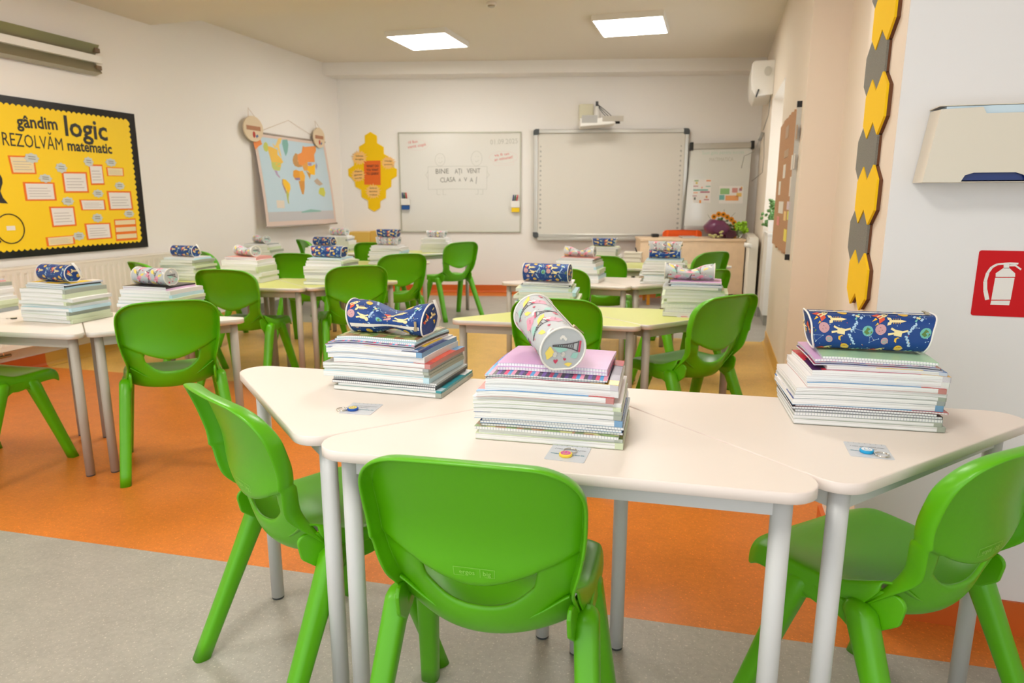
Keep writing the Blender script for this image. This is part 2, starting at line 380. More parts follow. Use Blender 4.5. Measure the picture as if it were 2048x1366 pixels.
# ------------------------------------------------------------------ green chair
HW = [(.36, .164), (.42, .168), (.47, .164), (.51, .167), (.55, .177), (.61, .187), (.69, .191), (.77, .190)]
YC = [(.36, .150), (.385, .124), (.41, .108), (.44, .098), (.48, .088), (.53, .078), (.60, .066), (.68, .046), (.765, .018)]
WR = [(.385, .085), (.45, .06), (.52, .035), (.60, .035), (.77, .03)]
def back_pt(s, z, off=0):
    x = s*lerp_tab(HW, z); y = lerp_tab(YC, z)+lerp_tab(WR, z)*s*s
    return Vector((x, y-off, z))
def zt(s): a = max(0, (abs(s)-.5)/.5); return .768-.010*s*s-.075*(1-(1-a**2.4)**(1/2.4))
def zc(s): return .512+.075*abs(s)**1.7
SO = .64
def zo(s): a = min(1, abs(s)/SO); return .452+.052*a**3+(max(0, abs(s)-SO)*.02)
def zb(s): return .376+.014*s**4
def backrest_obj():
    S = sorted(set([round(math.sin(math.pi/2*i/12), 4) for i in range(-12, 13)]+[SO, -SO]))
    n = len(S); mb = MB(); rows = []
    NC, NB, NA = 5, 4, 12
    for j in range(NC): rows.append(('C', j/NC))
    for j in range(NB+1): rows.append(('B', j/NB))
    for j in range(NA+1): rows.append(('A', j/NA))
    def P(kind, t, s):
        if kind == 'C': return back_pt(s, zb(s)+(zo(s)-zb(s))*t)
        if kind == 'B': return back_pt(s, zo(s)+(zc(s)-zo(s))*t)
        step = .016*max(0, 1-t/.45)**1.5*(1-.55*abs(s)**3)
        return back_pt(s, zc(s)+.0015+(zt(s)-zc(s)-.0015)*t, step)
    vs = [P(k, t, s) for k, t in rows for s in S]; fs = []
    for j in range(len(rows)-1):
        k0, k1 = rows[j][0], rows[j+1][0]
        for i in range(n-1):
            mid = abs(S[i]+S[i+1])/2
            if mid < SO and (k0 == 'B' or (k0 == 'C' and k1 == 'B' and False)): 
                continue
            fs.append((j*n+i, j*n+i+1, (j+1)*n+i+1, (j+1)*n+i))
    me = bpy.data.meshes.new('backrest'); me.from_pydata([tuple(v) for v in vs], [], fs)
    bm = bmesh.new(); bm.from_mesh(me)
    bmesh.ops.delete(bm, geom=[v for v in bm.verts if not v.link_faces], context='VERTS')
    # rim folded backwards round the outline
    edges = [e for e in bm.edges if e.is_boundary]
    def outer(e):
        m = (e.verts[0].co+e.verts[1].co)/2
        s = m.x/lerp_tab(HW, m.z)
        if abs(s) > .985: return True
        return m.z > .66 and m.z > zt(s)-.012
    ed = [e for e in edges if outer(e)]
    for stepn, (dy, dout) in enumerate([(-.015, .006), (-.016, .003), (-.009, -.001)]):
        r = bmesh.ops.extrude_edge_only(bm, edges=ed)
        nv = [g for g in r['geom'] if isinstance(g, bmesh.types.BMVert)]
        for v in nv:
            c = Vector((0, v.co.y, .60)); d = Vector((v.co.x, 0, v.co.z-.60)).normalized()
            k = 1.0+max(0, (.50-v.co.z)/.10)*1.2
            v.co.y += dy*(1 if v.co.z > .50 else max(.15, 1-(.50-v.co.z)/.09)); v.co += d*dout if v.co.z > .5 else Vector((math.copysign(dout, v.co.x), 0, 0))
        ed = [g for g in r['geom'] if isinstance(g, bmesh.types.BMEdge) and g.is_boundary and g.verts[0] in nv and g.verts[1] in nv]
    # small lip round the hand hole, turned forwards
    ho = [e for e in bm.edges if e.is_boundary and .44 < (e.verts[0].co.z+e.verts[1].co.z)/2 < .575 and abs(e.verts[0].co.x) < .125 and abs(e.verts[1].co.x) < .125]
    r = bmesh.ops.extrude_edge_only(bm, edges=ho)
    for v in [g for g in r['geom'] if isinstance(g, bmesh.types.BMVert)]: v.co.y += .009
    bmesh.ops.recalc_face_normals(bm, faces=bm.faces)
    for f in bm.faces: f.smooth = True
    bm.to_mesh(me); bm.free(); me.materials.append(M['green'])
    o = bpy.data.objects.new('backrest', me); C.objects.link(o)
    m = o.modifiers.new('s', 'SOLIDIFY'); m.thickness = .0065; m.offset = 0
    m = o.modifiers.new('u', 'SUBSURF'); m.levels = 1; m.render_levels = 1
    bake(o); return o
def sst(a, b, x): t = min(1, max(0, (x-a)/(b-a))); return t*t*(3-2*t)
def seat_obj():
    HS = [(.10, .160), (.15, .171), (.22, .186), (.34, .196), (.44, .194), (.49, .180)]
    V = [.118, .13, .15, .18, .21, .25, .29, .33, .37, .41, .44, .458, .470, .476]
    S = [math.sin(math.pi/2*i/8) for i in range(-8, 9)]
    def P(v, s):
        z = .432-.014*(1-s*s)*sst(.12, .22, v)*(1-sst(.36, .46, v))
        z += .004*s*s
        z += (-.030*(1-s*s)+.052*s*s)*(1-sst(.12, .27, v))           # meets the strap, rises to the neck at the sides
        z -= .020*sst(.42, .476, v)**1.5
        rs = 1-abs(s); fr = (.020*abs(s)**6)*sst(.40, .476, v)
        return Vector((s*lerp_tab(HS, v), v-fr, z-.006*max(0, abs(s)-.9)/.1))
    mb = MB(); n = len(S)
    vs = [P(v, s) for v in V for s in S]; fs = [(j*n+i, j*n+i+1, (j+1)*n+i+1, (j+1)*n+i) for j in range(len(V)-1) for i in range(n-1)]
    # skirt down the sides and the front
    me = bpy.data.meshes.new('seat'); me.from_pydata([tuple(v) for v in vs], [], fs); bm = bmesh.new(); bm.from_mesh(me)
    ed = [e for e in bm.edges if e.is_boundary and not (e.verts[0].co.y < .155 and e.verts[1].co.y < .155)]
    for k, (out, dn) in enumerate([(.006, .35), (.0, .4), (-.002, .25)]):
        r = bmesh.ops.extrude_edge_only(bm, edges=ed); nv = [g for g in r['geom'] if isinstance(g, bmesh.types.BMVert)]
        for v in nv:
            depth = (.045+.034*(1-sst(.18, .36, v.co.y)))*(.22+.78*sst(.14, .215, v.co.y))
            if v.co.y > .44 and abs(v.co.x) < .17: depth = .036
            v.co.z -= depth*dn
            v.co.x += math.copysign(out, v.co.x) if abs(v.co.x) > .12 else 0
            if v.co.y > .44: v.co.y += out*.5
        ed = [g for g in r['geom'] if isinstance(g, bmesh.types.BMEdge) and g.is_boundary and g.verts[0] in nv and g.verts[1] in nv]
    bmesh.ops.recalc_face_normals(bm, faces=bm.faces)
    for f in bm.faces: f.smooth = True
    bm.to_mesh(me); bm.free(); me.materials.append(M['green'])
    o = bpy.data.objects.new('seat', me); C.objects.link(o)
    m = o.modifiers.new('s', 'SOLIDIFY'); m.thickness = .006; m.offset = -.5
    m = o.modifiers.new('u', 'SUBSURF'); m.levels = 1; m.render_levels = 1
    bake(o); return o
def se_ring(cx, cy, z, w, d, n=20, e=3.0):
    out = []
    for k in range(n):
        a = 2*math.pi*k/n; c, s_ = math.cos(a), math.sin(a)
        out.append((cx+w/2*math.copysign(abs(c)**(2/e), c), cy+d/2*math.copysign(abs(s_)**(2/e), s_), z))
    return out
def leg_mb(sx, y0, x1, y1, ztop):
    mb = MB(); rings = []
    for i in range(9):
        t = i/8; z = ztop*t; x = sx*(.226+(x1-.226)*t); y = y0+(y1-y0)*t
        w = .044+.006*t; d = .042+.020*t*t
        rings.append(se_ring(x, y, z, w, d))
    for dz, k in ((.008, .86), (.014, .6), (.017, .25)):
        rings.append(se_ring(sx*x1, y1+(y1-y0)/ztop*dz, ztop+dz, .050*k, .062*k, 20, 2.4))
    mb.loft(rings); return mb
def chair_proto():
    t = empty('plastic_chair', 'x', 'chair')
    s = seat_obj(); s.parent = t
    for sx in (-1, 1):                                            # arched rail between the legs of each side
        mb = MB()
        prof = []
        for i in range(9):
            u = i/8; y = .170+.165*u
            zlo = .345+.032*math.sin(math.pi*u)
            prof.append([(sx*.173, y, zlo), (sx*.199, y, zlo), (sx*.199, y, .41), (sx*.173, y, .41)])
        mb.loft(prof, smooth=False); mb.build('side_rail', M['green'], t, bevel=.004)
    for sx in (-1, 1):                                            # lobe where the back runs into the side of the seat
        P = round_poly([(.100, .462), (.112, .400), (.150, .368), (.214, .368), (.218, .438), (.150, .456)][::-1], .020, 6); x0, x1 = sorted((sx*.1605, sx*.1695))
        mb = MB(); mb.prism(P, x0, x1, 0, lambda y, z, x: (x+sx*.10*max(0, y-.10), y, z)); mb.build('side_flange', M['green'], t, bevel=.003)
    b = backrest_obj(); b.parent = t
    for sx in (-1, 1):
        leg_mb(sx, 0.0, .191, .178, .405).build('leg', M['green'], t)
        leg_mb(sx, .445, .184, .325, .395).build('leg', M['green'], t)
    mb = MB()
    g = lambda a, b_, c: back_pt(-a/.18, .535+b_, c+.0135) if True else None
    mb.text('ergos', .0135, lambda a, b_, c: back_pt((a-.012)/.18, .538+b_, .0162), mi=0)
    mb.text('big', .0135, lambda a, b_, c: back_pt((a+.0255)/.18, .538+b_, .0162), mi=0)
    for a0, a1, b0, b1 in [(-.038, .040, -.0045, -.0038), (-.038, .040, .0125, .0132), (-.038, -.0373, -.0045, .0132), (.0393, .040, -.0045, .0132), (.0125, .0132, -.0045, .0132)]:
        q = [back_pt(a/.18, .538+b_, .0162) for a, b_ in ((a0, b0), (a1, b0), (a1, b1), (a0, b1))]; mb.add(q, [(0, 1, 2, 3)])
    e = mb.build('embossed_mark', mat('raised_green_plastic', (150, 214, 90), .3), b, fix=False)
    return t
proto = chair_proto()
used = [False]
def chair(x, y, fdir, label, mark=False):      # fdir: direction the sitter looks, degrees from +x
    rz = R_(fdir-90)
    if not used[0]:
        used[0] = True; o = proto; o.location = (x, y, 0); o.rotation_euler.z = rz; o['label'] = label
    else: o = dup(proto, (x, y, 0), rz, label, skip=() if mark else ('embossed_mark',))
    o['group'] = 'green plastic chairs'
    return o
def chair_px(px, py, fdir, label, dx=0, dy=0):       # by the middle of the top rim
    P = atz(px, py, .765); f = Vector((math.cos(R_(fdir)), math.sin(R_(fdir)), 0)); O = P-f*.02
    return chair(O.x+dx, O.y+dy, fdir, label)

# ------------------------------------------------------------------ triangular desks
def desk(V1, V2, ht, label, top='cream', edge='creamedge', leg='leg', side=1, L=None, apex=None, r=.042, group=None):
    V1, V2 = Vector(V1), Vector(V2)          # ends of the long edge; the right angle lies to the left of V1->V2
    u = (V2-V1).normalized(); hyp = (V2-V1).length; n = Vector((-u.y, u.x))*side
    V3 = (V1+V2)/2+n*hyp/2
    cen = (V1+V2+V3)/3
    t = empty('triangular_desk', label, 'desk', (cen.x, cen.y, 0), 0, group)
    P = [v-cen for v in (V1, V2, V3)]
    if side < 0: P = [P[0], P[2], P[1]]
    po = round_poly([(p.x, p.y) for p in P], r, 8)
    th = .022
    def ins(pts, d):                          # inset by scaling about the centroid of the rounded outline, good enough for small d
        out = []; N = len(pts)
        for i in range(N):
            a = Vector(pts[i-1]); b = Vector(pts[(i+1) % N]); tg = (b-a).normalized(); nn = Vector((-tg.y, tg.x)); out.append((pts[i][0]+nn.x*d, pts[i][1]+nn.y*d))
        return out
    p1 = ins(po, .0012); p2 = ins(po, .0028)
    mb = MB(); N = len(po)
    mb.prism(p2, ht-th+.001, ht, 0); mb.build('tabletop', [M[top]], t)
    mb = MB()
    mb.loft([[(x, y, ht-th) for x, y in p2], [(x, y, ht-th+.002) for x, y in po], [(x, y, ht-.002) for x, y in po], [(x, y, ht-.0004) for x, y in p1], [(x, y, ht+.0001) for x, y in ins(po, .0024)], [(x, y, ht-.0006) for x, y in ins(po, .0030)]], caps=False)
    mb.build('edge_band', [M[edge]], t)
    # legs
    lp = []
    for i in range(3):
        a, b, c = P[i-1], P[i], P[(i+1) % 3]; bis = ((a-b).normalized()+(c-b).normalized()).normalized()
        ang = (a-b).angle(c-b); lp.append(b+bis*((.057 if ht > .7 and ang < 1.2 else .045)/math.sin(ang/2))+(Vector((.024, .004)) if label.startswith('left cream desk') and ang > 1.2 else Vector((0, 0))))
    for q in lp:
        mb = MB(); mb.tube([(q.x, q.y, .006), (q.x, q.y, ht-th)], .0185, 20); lo = mb.build('leg', M[leg], t)
        mb = MB(); mb.tube([(q.x, q.y, 0), (q.x, q.y, .008)], .0175, 16); mb.build('foot_cap', M['dark'], lo)
    for i in range(3):
        a, b = lp[i], lp[(i+1) % 3]; d = (b-a).normalized(); m_ = Vector((-d.y, d.x))*.009
        mb = MB(); q0, q1 = a+d*.014, b-d*.014
        mb.prism([tuple(q0-m_), tuple(q1-m_), tuple(q1+m_), tuple(q0+m_)], ht-th-.042, ht-th); mb.build('frame_rail', M[leg], t)
    return t
def rot(v, deg): c, s_ = math.cos(R_(deg)), math.sin(R_(deg)); return Vector((v[0]*c-v[1]*s_, v[0]*s_+v[1]*c))
def group_desks(V2, ang, L, ht, sty, labels, angC=None, gap=.036, sx=0.0, styB=None):
    """B: long edge nearest, ending at V2. A left of it, C right of it (long edges at the back)."""
    V2 = Vector(V2); hyp = L*math.sqrt(2); V1 = V2-rot((hyp, 0), ang)
    if labels[1]: desk(V1, V2, ht, labels[1], **(styB or sty))
    if labels[0]:
        c = V1+rot((gap, gap+.005), ang); h1 = c+rot((L, 0), ang+135)
        desk(h1, c+rot((L, 0), ang+45), ht, labels[0], side=-1, **sty)
    if labels[2]:
        ac = ang if angC is None else angC
        c = V2+rot((-gap+sx, gap+.005), ang); desk(c+rot((L, 0), ac+135), c+rot((L, 0), ac+45), ht, labels[2], side=-1, **sty)
CR = dict(top='cream', edge='creamedge', leg='leg', r=.058); CS = dict(top='cream', edge='silver', leg='legb'); LS = dict(top='lime', edge='silver', leg='legb')
H1, H2 = .713, .640
group_desks((.280, 1.149), 3, .775, H1, CR, ['left cream desk of the nearest row, under the crushed blue pencil case',
  'middle cream desk of the nearest row, under the tilted pink pencil case',
  'right cream desk of the nearest row, beside the white wall with the fire sign'], sx=.0)
group_desks((-.229, 2.985), 4.4, .70, H2, LS, [None, 'lime green desk whose pointed left corner shows behind the nearest row',
  'lime green desk just behind the nearest row, at the right'])
group_desks((-.44, 4.36), -1, .70, H2, CS, [None, 'cream desk with a pointed left corner, right half of the room',
  'cream desk under the stack topped by two pencil cases, right side of the room'])
group_desks((-.268, 5.56), -2, .70, H2, LS, [None, 'lime green desk furthest back on the right, in front of the teacher desk',
  'lime green desk furthest back by the radiator, mostly hidden by books'])
group_desks((-2.46, 2.145), 5, .70, H2, CS, ['cream desk cut off by the left picture edge, by the radiator',
  'cream desk at the left with a keyring on it', 'cream desk at the left, half hidden by a chair back'])
group_desks((-2.40, 3.71), 8, .70, H2, LS, ['lime green desk under the blue case stack near the wall radiator',
  'lime green desk with the stack of salmon pink notebooks and pink case', 'lime green desk with the wide blue case stack, its tip right of the chair back'])
group_desks((-2.745, 5.10), 9, .70, H2, LS, ['lime green desk below the wall map under the folded pink case stack',
  'lime green desk hidden behind the wide flat blue case', 'lime green desk under the stack with a blue and a pink case'])
group_desks((-2.81, 6.42), 11, .70, H2, LS, ['lime green desk in the far left corner beneath the map', 'cream desk in the far left corner by the yellow drawer unit',
  'lime green desk furthest back on the left, below the written whiteboard'], styB=CS)

# chairs
chair(-.372, .975, 94, 'green plastic chair nearest the camera, seen from straight behind', True)
chair(-1.045, 1.19, 60, 'green plastic chair at the left of the nearest desks, turned to face right', True)
chair(.575, 1.345, 134, 'green plastic chair at the right edge of the picture beside the white wall', True)
chair(-2.17, 2.29, 134, 'green plastic chair standing on the orange floor at the left, back to the camera')
chair(-3.05, 1.88, 93, 'green plastic chair cut by the left picture edge, only its seat and legs in view')
chair_px(1120, 601, 94, 'green plastic chair directly behind the nearest pink pencil case', dx=-.02)
chair_px(1462, 594, 139, 'green plastic chair at the right, beside the lime desk and the beige wall')
chair_px(1115, 539, 91, 'green plastic chair half hidden by the stack on the lime desk')
chair_px(1393, 540, 139, 'green plastic chair behind the crumpled pink case at the right', dx=.08, dy=-.06)
chair_px(1200, 514, 89, 'green plastic chair far right, just before the white basket')
chair_px(1428, 506, 139, 'green plastic chair in front of the teacher desk')
chair_px(446, 542, 97, 'green plastic chair behind the left front desks, right of the pink case lying flat')
chair_px(703, 534, 131, 'green plastic chair in the middle left, behind the crushed blue case', dx=.04)
chair_px(588, 509, 98, 'green plastic chair between the salmon notebook stack and the wide blue case stack')
chair_px(806, 510, 135, 'green plastic chair before the lime desk below the written whiteboard')
chair_px(921, 486, 145, 'green plastic chair standing alone against the back wall, right end of the far left desks', dx=.02)
chair_px(745, 487, 98, 'green plastic chair far back beside the yellow drawer unit')
chair_px(268, 527, 64, 'green plastic chair seen from its side by the radiator under the yellow board', dx=.04)
chair_px(428, 503, 62, 'green plastic chair peeping out between two stacks at the left wall', dx=-.08, dy=-.06)
chair_px(611, 482, 52, 'green plastic chair in the far left corner, almost hidden by a blue case', dx=-.06, dy=.04)

# ------------------------------------------------------------------ books
def disp(x, y, h, amp): return -amp*h*((x/.15)**2*1.0+.25*math.sin(x*23+1.3)+.35*(y/.11)**2)
def book(par_xy, rz, z0, th, w, d, ox, oy, orz, cov, pages, label, group, amp, loc_rot, h):
    """paperback: spine at +x. stack frame at par_xy/rz; ox, oy, orz shift it within the stack"""
    c, s_ = math.cos(rz), math.sin(rz)
    X = par_xy[0]+c*ox-s_*oy; Y = par_xy[1]+s_*ox+c*oy
    t = empty('textbook' if pages == 'pages' else 'exercise_book', label, 'book', (X, Y, z0), rz+orz, group)
    def g(x, y, z):
        co, so = math.cos(orz), math.sin(orz)
        xs, ys = co*x-so*y+ox, so*x+co*y+oy
        return (x, y, z+disp(xs, ys, h, amp)-disp(0, 0, h, amp)*0)
    n = 8; ct = min(.0005, th*.12)
    xs = [-w/2+w*i/n for i in range(n+1)]; ys = [-d/2, -d/4, 0, d/4, d/2]
    def slab(mb, x0, x1, y0, y1, za, zb_, mi=0):
        X_ = [x0+(x1-x0)*i/n for i in range(n+1)]; Y_ = [y0+(y1-y0)*i/3 for i in range(4)]
        vs = [g(x, y, z) for z in (za, zb_) for y in Y_ for x in X_]; fs = []; m_ = (n+1)*4
        for j in range(3):
            for i in range(n):
                a = j*(n+1)+i; fs += [(a, a+n+1, a+n+2, a+1), (m_+a, m_+a+1, m_+a+n+2, m_+a+n+1)]
        for i in range(n): fs += [(i, i+1, m_+i+1, m_+i)]; a = 3*(n+1)+i; fs += [(a+1, a, m_+a, m_+a+1)]
        for j in range(3): a = j*(n+1); fs += [(a+n+1, a, m_+a, m_+a+n+1)]; a += n; fs += [(a, a+n+1, m_+a+n+1, m_+a)]
        mb.add(vs, fs, mi)
    mb = MB(); slab(mb, -w/2+.0008, w/2-.0012, -d/2+.0006, d/2-.0006, ct, th-ct); mb.build('pages', M[pages], t)
    mb = MB(); slab(mb, -w/2, w/2, -d/2, d/2, 0, ct, 1); slab(mb, -w/2, w/2, -d/2, d/2, th-ct, th)
    if pages == 'pages': slab(mb, w/2-.016, w/2, -d/2, -d/2+.0010, ct, th-ct, 1)
    slab(mb, w/2-.0010, w/2, -d/2, d/2, ct, th-ct, 1)
    mb.build('cover', list(COV[cov]), t)
    return t
ORD = ['', 'second ', 'third ', 'fourth ', 'fifth ', 'sixth ', 'seventh ', 'eighth ', 'ninth ', 'tenth ', 'eleventh ', 'twelfth ', '13th ', '14th ', '15th ', '16th ', '17th ', '18th ', '19th ', '20th ']
def top_name(i):       # i = 0 for the topmost
    return ('topmost' if i == 0 else ORD[i].strip()+' from top')
def stack(x, y, rz, base, books, where, amp=.07, total=None):
    """books bottom -> top: (thickness mm, dx, dy, rot deg, cover, kind, w, d)"""
    k = 1.0
    if total: k = total/sum(b[0] for b in books)*1000
    z = base+.0015; n = len(books)
    for i, b in enumerate(books):
        th = b[0]*k/1000
        kind = 'pages' if b[5] == 'p' else 'grid'
        cname = {'white': 'white', 'greygreen': 'grey-green', 'grey': 'grey', 'dark': 'black', 'ltblue': 'light blue', 'blue': 'blue', 'red': 'red', 'purple': 'purple', 'photo': 'photo-covered', 'teal': 'teal', 'stripe': 'striped', 'stripeo': 'brown striped', 'magenta': 'magenta', 'lilac': 'lilac', 'mint': 'mint green', 'pink': 'salmon pink', 'yellowc': 'yellow-topped', 'palegreen': 'pale green'}[b[4]]
        lab = '%s %s, %s, %s' % (cname, 'textbook' if kind == 'pages' else 'exercise book', top_name(n-1-i), where)
        book((x, y), rz, z, th, b[6], b[7], b[1], b[2], R_(b[3]), b[4], kind, lab, 'school books in stacks on the desks', amp, None, z-base)
        z += th+.0004
    return z
W, D = .297, .222
bA = [(8, .008, .0, 0, 'greygreen', 'p', W, D), (5, .012, .004, .5, 'teal', 'p', .285, D), (5, -.004, .0, .5, 'dark', 'g', .285, .215), (4, -.002, .004, -.5, 'dark', 'g', .285, .215), (4, .0, .002, 0, 'grey', 'g', .285, .215),
      (10, -.020, .0, -1, 'ltblue', 'p', W, D), (6, -.019, .003, -1, 'greygreen', 'p', W, D), (5, -.020, .0, -1.2, 'greygreen', 'p', W, D), (6, -.022, .002, -1, 'grey', 'p', W, D),
      (9, -.004, .004, -1, 'red', 'p', .270, D), (11, -.022, .004, -1, 'white', 'p', .272, .215), (10, -.024, .0, -1.5, 'blue', 'p', .270, .215),
      (3, -.032, .004, -2, 'yellowc', 'p', .262, .208), (3, -.038, .0, -2.5, 'magenta', 'g', .255, .200), (3, -.034, .002, -2.5, 'stripe', 'g', .250, .200), (4, -.026, .006, -3, 'ltblue', 'g', .230, .195), (4, -.028, .010, -1, 'photo', 'g', .225, .190)]
zA = stack(-.772, 1.598, R_(-.5), H1, bA, 'under the crushed blue pencil case', total=.134)
bB = [(9, -.002, 0, 0, 'palegreen', 'p', W, D), (6, .0, .004, 0, 'photo', 'p', .290, D), (5, -.006, -.004, -1, 'photo', 'g', .290, .215), (4, .002, .004, .5, 'dark', 'g', .285, .215), (4, .0, .004, 0, 'blue', 'g', .285, .215), (4, .004, .004, 0, 'grey', 'g', .285, .215),
      (10, -.006, .006, .5, 'blue', 'p', W, D), (7, -.008, .006, .5, 'greygreen', 'p', W, D), (6, -.008, .008, .6, 'greygreen', 'p', W, D), (6, -.010, .008, .6, 'palegreen', 'p', W, D), (6, -.010, .01, .8, 'white', 'p', W, D),
      (9, -.012, .004, .2, 'red', 'p', .275, .222), (10, .0, .006, .5, 'white', 'p', .266, .215), (9, -.0, .004, .5, 'purple', 'p', .264, .212),
      (2.5, -.012, .004, 1, 'dark', 'g', .235, .21), (3, -.010, .0, 0, 'stripe', 'g', .245, .205), (5, -.002, .014, 0, 'lilac', 'g', .222, .178), (5, .0, .016, -1.5, 'lilac', 'g', .222, .178)]
zB = stack(-.300, 1.362, R_(3.6), H1, bB, 'under the tilted pink pencil case', total=.148)
bC = [(8, .0, 0, 0, 'greygreen', 'p', W, D), (6, -.004, .002, 0, 'greygreen', 'p', .292, D), (5, -.004, .0, 1, 'grey', 'g', .292, .215), (4, -.002, .004, .5, 'dark', 'g', .29, .215), (4, -.01, .004, 0, 'dark', 'g', .285, .215), (3, .004, .006, 0, 'red', 'g', .30, .215),
      (10, -.006, .01, 1, 'blue', 'p', W, D), (7, -.004, .01, 1, 'grey', 'p', W, D), (6, -.002, .012, 1, 'greygreen', 'p', W, D), (6, -.002, .012, 1.5, 'white', 'p', W, D),
      (8, .008, .01, 1, 'red', 'p', .272, D), (10, .010, .012, 1, 'white', 'p', .280, .215), (9, .016, .012, 1.5, 'purple', 'p', .272, .21), (6, .028, .012, 1, 'yellowc', 'p', .235, .205),
      (2.5, .012, .012, 0, 'magenta', 'g', .250, .2), (2.5, .012, .014, 0, 'stripeo', 'g', .245, .2), (4, .006, .01, 0, 'lilac', 'g', .236, .19), (4, .018, .006, -1.5, 'mint', 'g', .225, .185)]
zC = stack(.326, 1.648, R_(4.4), H1, bC, 'under the blue rocket pencil case at the right', total=.143)

pal = ['white', 'greygreen', 'palegreen', 'white', 'grey', 'palegreen', 'greygreen', 'white', 'ltblue', 'palegreen']
def rstack(pxc, yc, row, where, tops, ang=4, n=8, seed=1, ht=H2, fan=.012, w_=.29):
    """stack centred on depth yc under photo column pxc; its topmost book's front edge lies on photo row `row`"""
    rr = random.Random(seed); v = rot((0, 1), ang)
    p = aty(pxc, row, yc); c = Vector((p.x, yc)); height = aty(pxc, row, yc-.09).z-ht
    bs = []
    thick = [rr.uniform(7, 12) for _ in range(n)]; thin = [4]*len(tops)
    s_ = height*1000/(sum(thick)+sum(thin))
    for i in range(n):
        grid = i in (1, 2) and rr.random() < .6
        bs.append((thick[i]*s_, rr.uniform(-fan, fan)-.004*(i > n-3), rr.uniform(-.008, .008), rr.uniform(-2, 2), rr.choice(pal), 'g' if grid else 'p', w_ if i < n-2 else w_-.02, .218))
    for i, tcol in enumerate(tops):
        bs.append((thin[i]*s_, rr.uniform(-.008, .008)-.004, rr.uniform(-.006, .01), rr.uniform(-3, 3), tcol, 'g', .235, .19))
    return c, stack(c.x, c.y, R_(ang), ht, bs, where, amp=.05)
ST = {}
ST['s0'] = rstack(-62, 2.46, 566, 'stack cut off by the left picture edge', ['pink', 'yellowc'], 5, 8, 11)
ST['s120'] = rstack(128, 2.44, 569, 'far left stack beside the keyring', ['ltblue', 'dark', 'yellowc'], 0, 9, 12)
ST['s320'] = rstack(322, 2.56, 575, 'stack behind the left front chair', ['lilac', 'dark'], 3, 9, 13)
ST['s375'] = rstack(376, 3.96, 516, 'stack beneath the yellow board', ['ltblue', 'white'], 4, 8, 14)
ST['s495'] = rstack(497, 3.98, 515, 'stack with salmon pink notebooks', ['pink', 'pink'], 3, 7, 15)
ST['s520'] = rstack(524, 5.36, 488, 'stack below the map', ['grey'], 6, 7, 16)
ST['s650'] = rstack(664, 4.02, 517, 'under the wide flat blue case', ['white', 'ltblue'], 3, 8, 17)
ST['s640'] = rstack(652, 5.34, 493, 'under the blue case behind the wide one', ['white'], 6, 6, 18)
ST['s760'] = rstack(778, 5.42, 492, 'under a blue-on-pink pair of cases', ['white', 'white'], 6, 8, 19)
ST['s680'] = rstack(680, 6.70, 472, 'stack in the far left corner', ['white'], 8, 7, 20)
ST['s875'] = rstack(874, 6.78, 476, 'stack before the written whiteboard', ['white'], 8, 6, 21)
ST['s1090'] = rstack(1098, 3.24, 567, 'stack on the pointed lime desk', ['ltblue', 'dark', 'white'], 5, 8, 22)
ST['s1390'] = rstack(1391, 3.42, 565, 'stack beside the right lime desk chair', ['ltblue', 'dark', 'lilac'], 2, 9, 23)
ST['s1160'] = rstack(1161, 4.62, 516, 'stack left of the cream desk chair', ['grey', 'pink'], -3, 7, 24)
ST['s1340'] = rstack(1330, 4.68, 520, 'under the pink-on-blue pair of cases', ['white', 'ltblue'], 2, 9, 25, fan=.02)
ST['s1200'] = rstack(1209, 5.82, 494, 'hindmost stack on the right', ['palegreen'], 2, 5, 26)

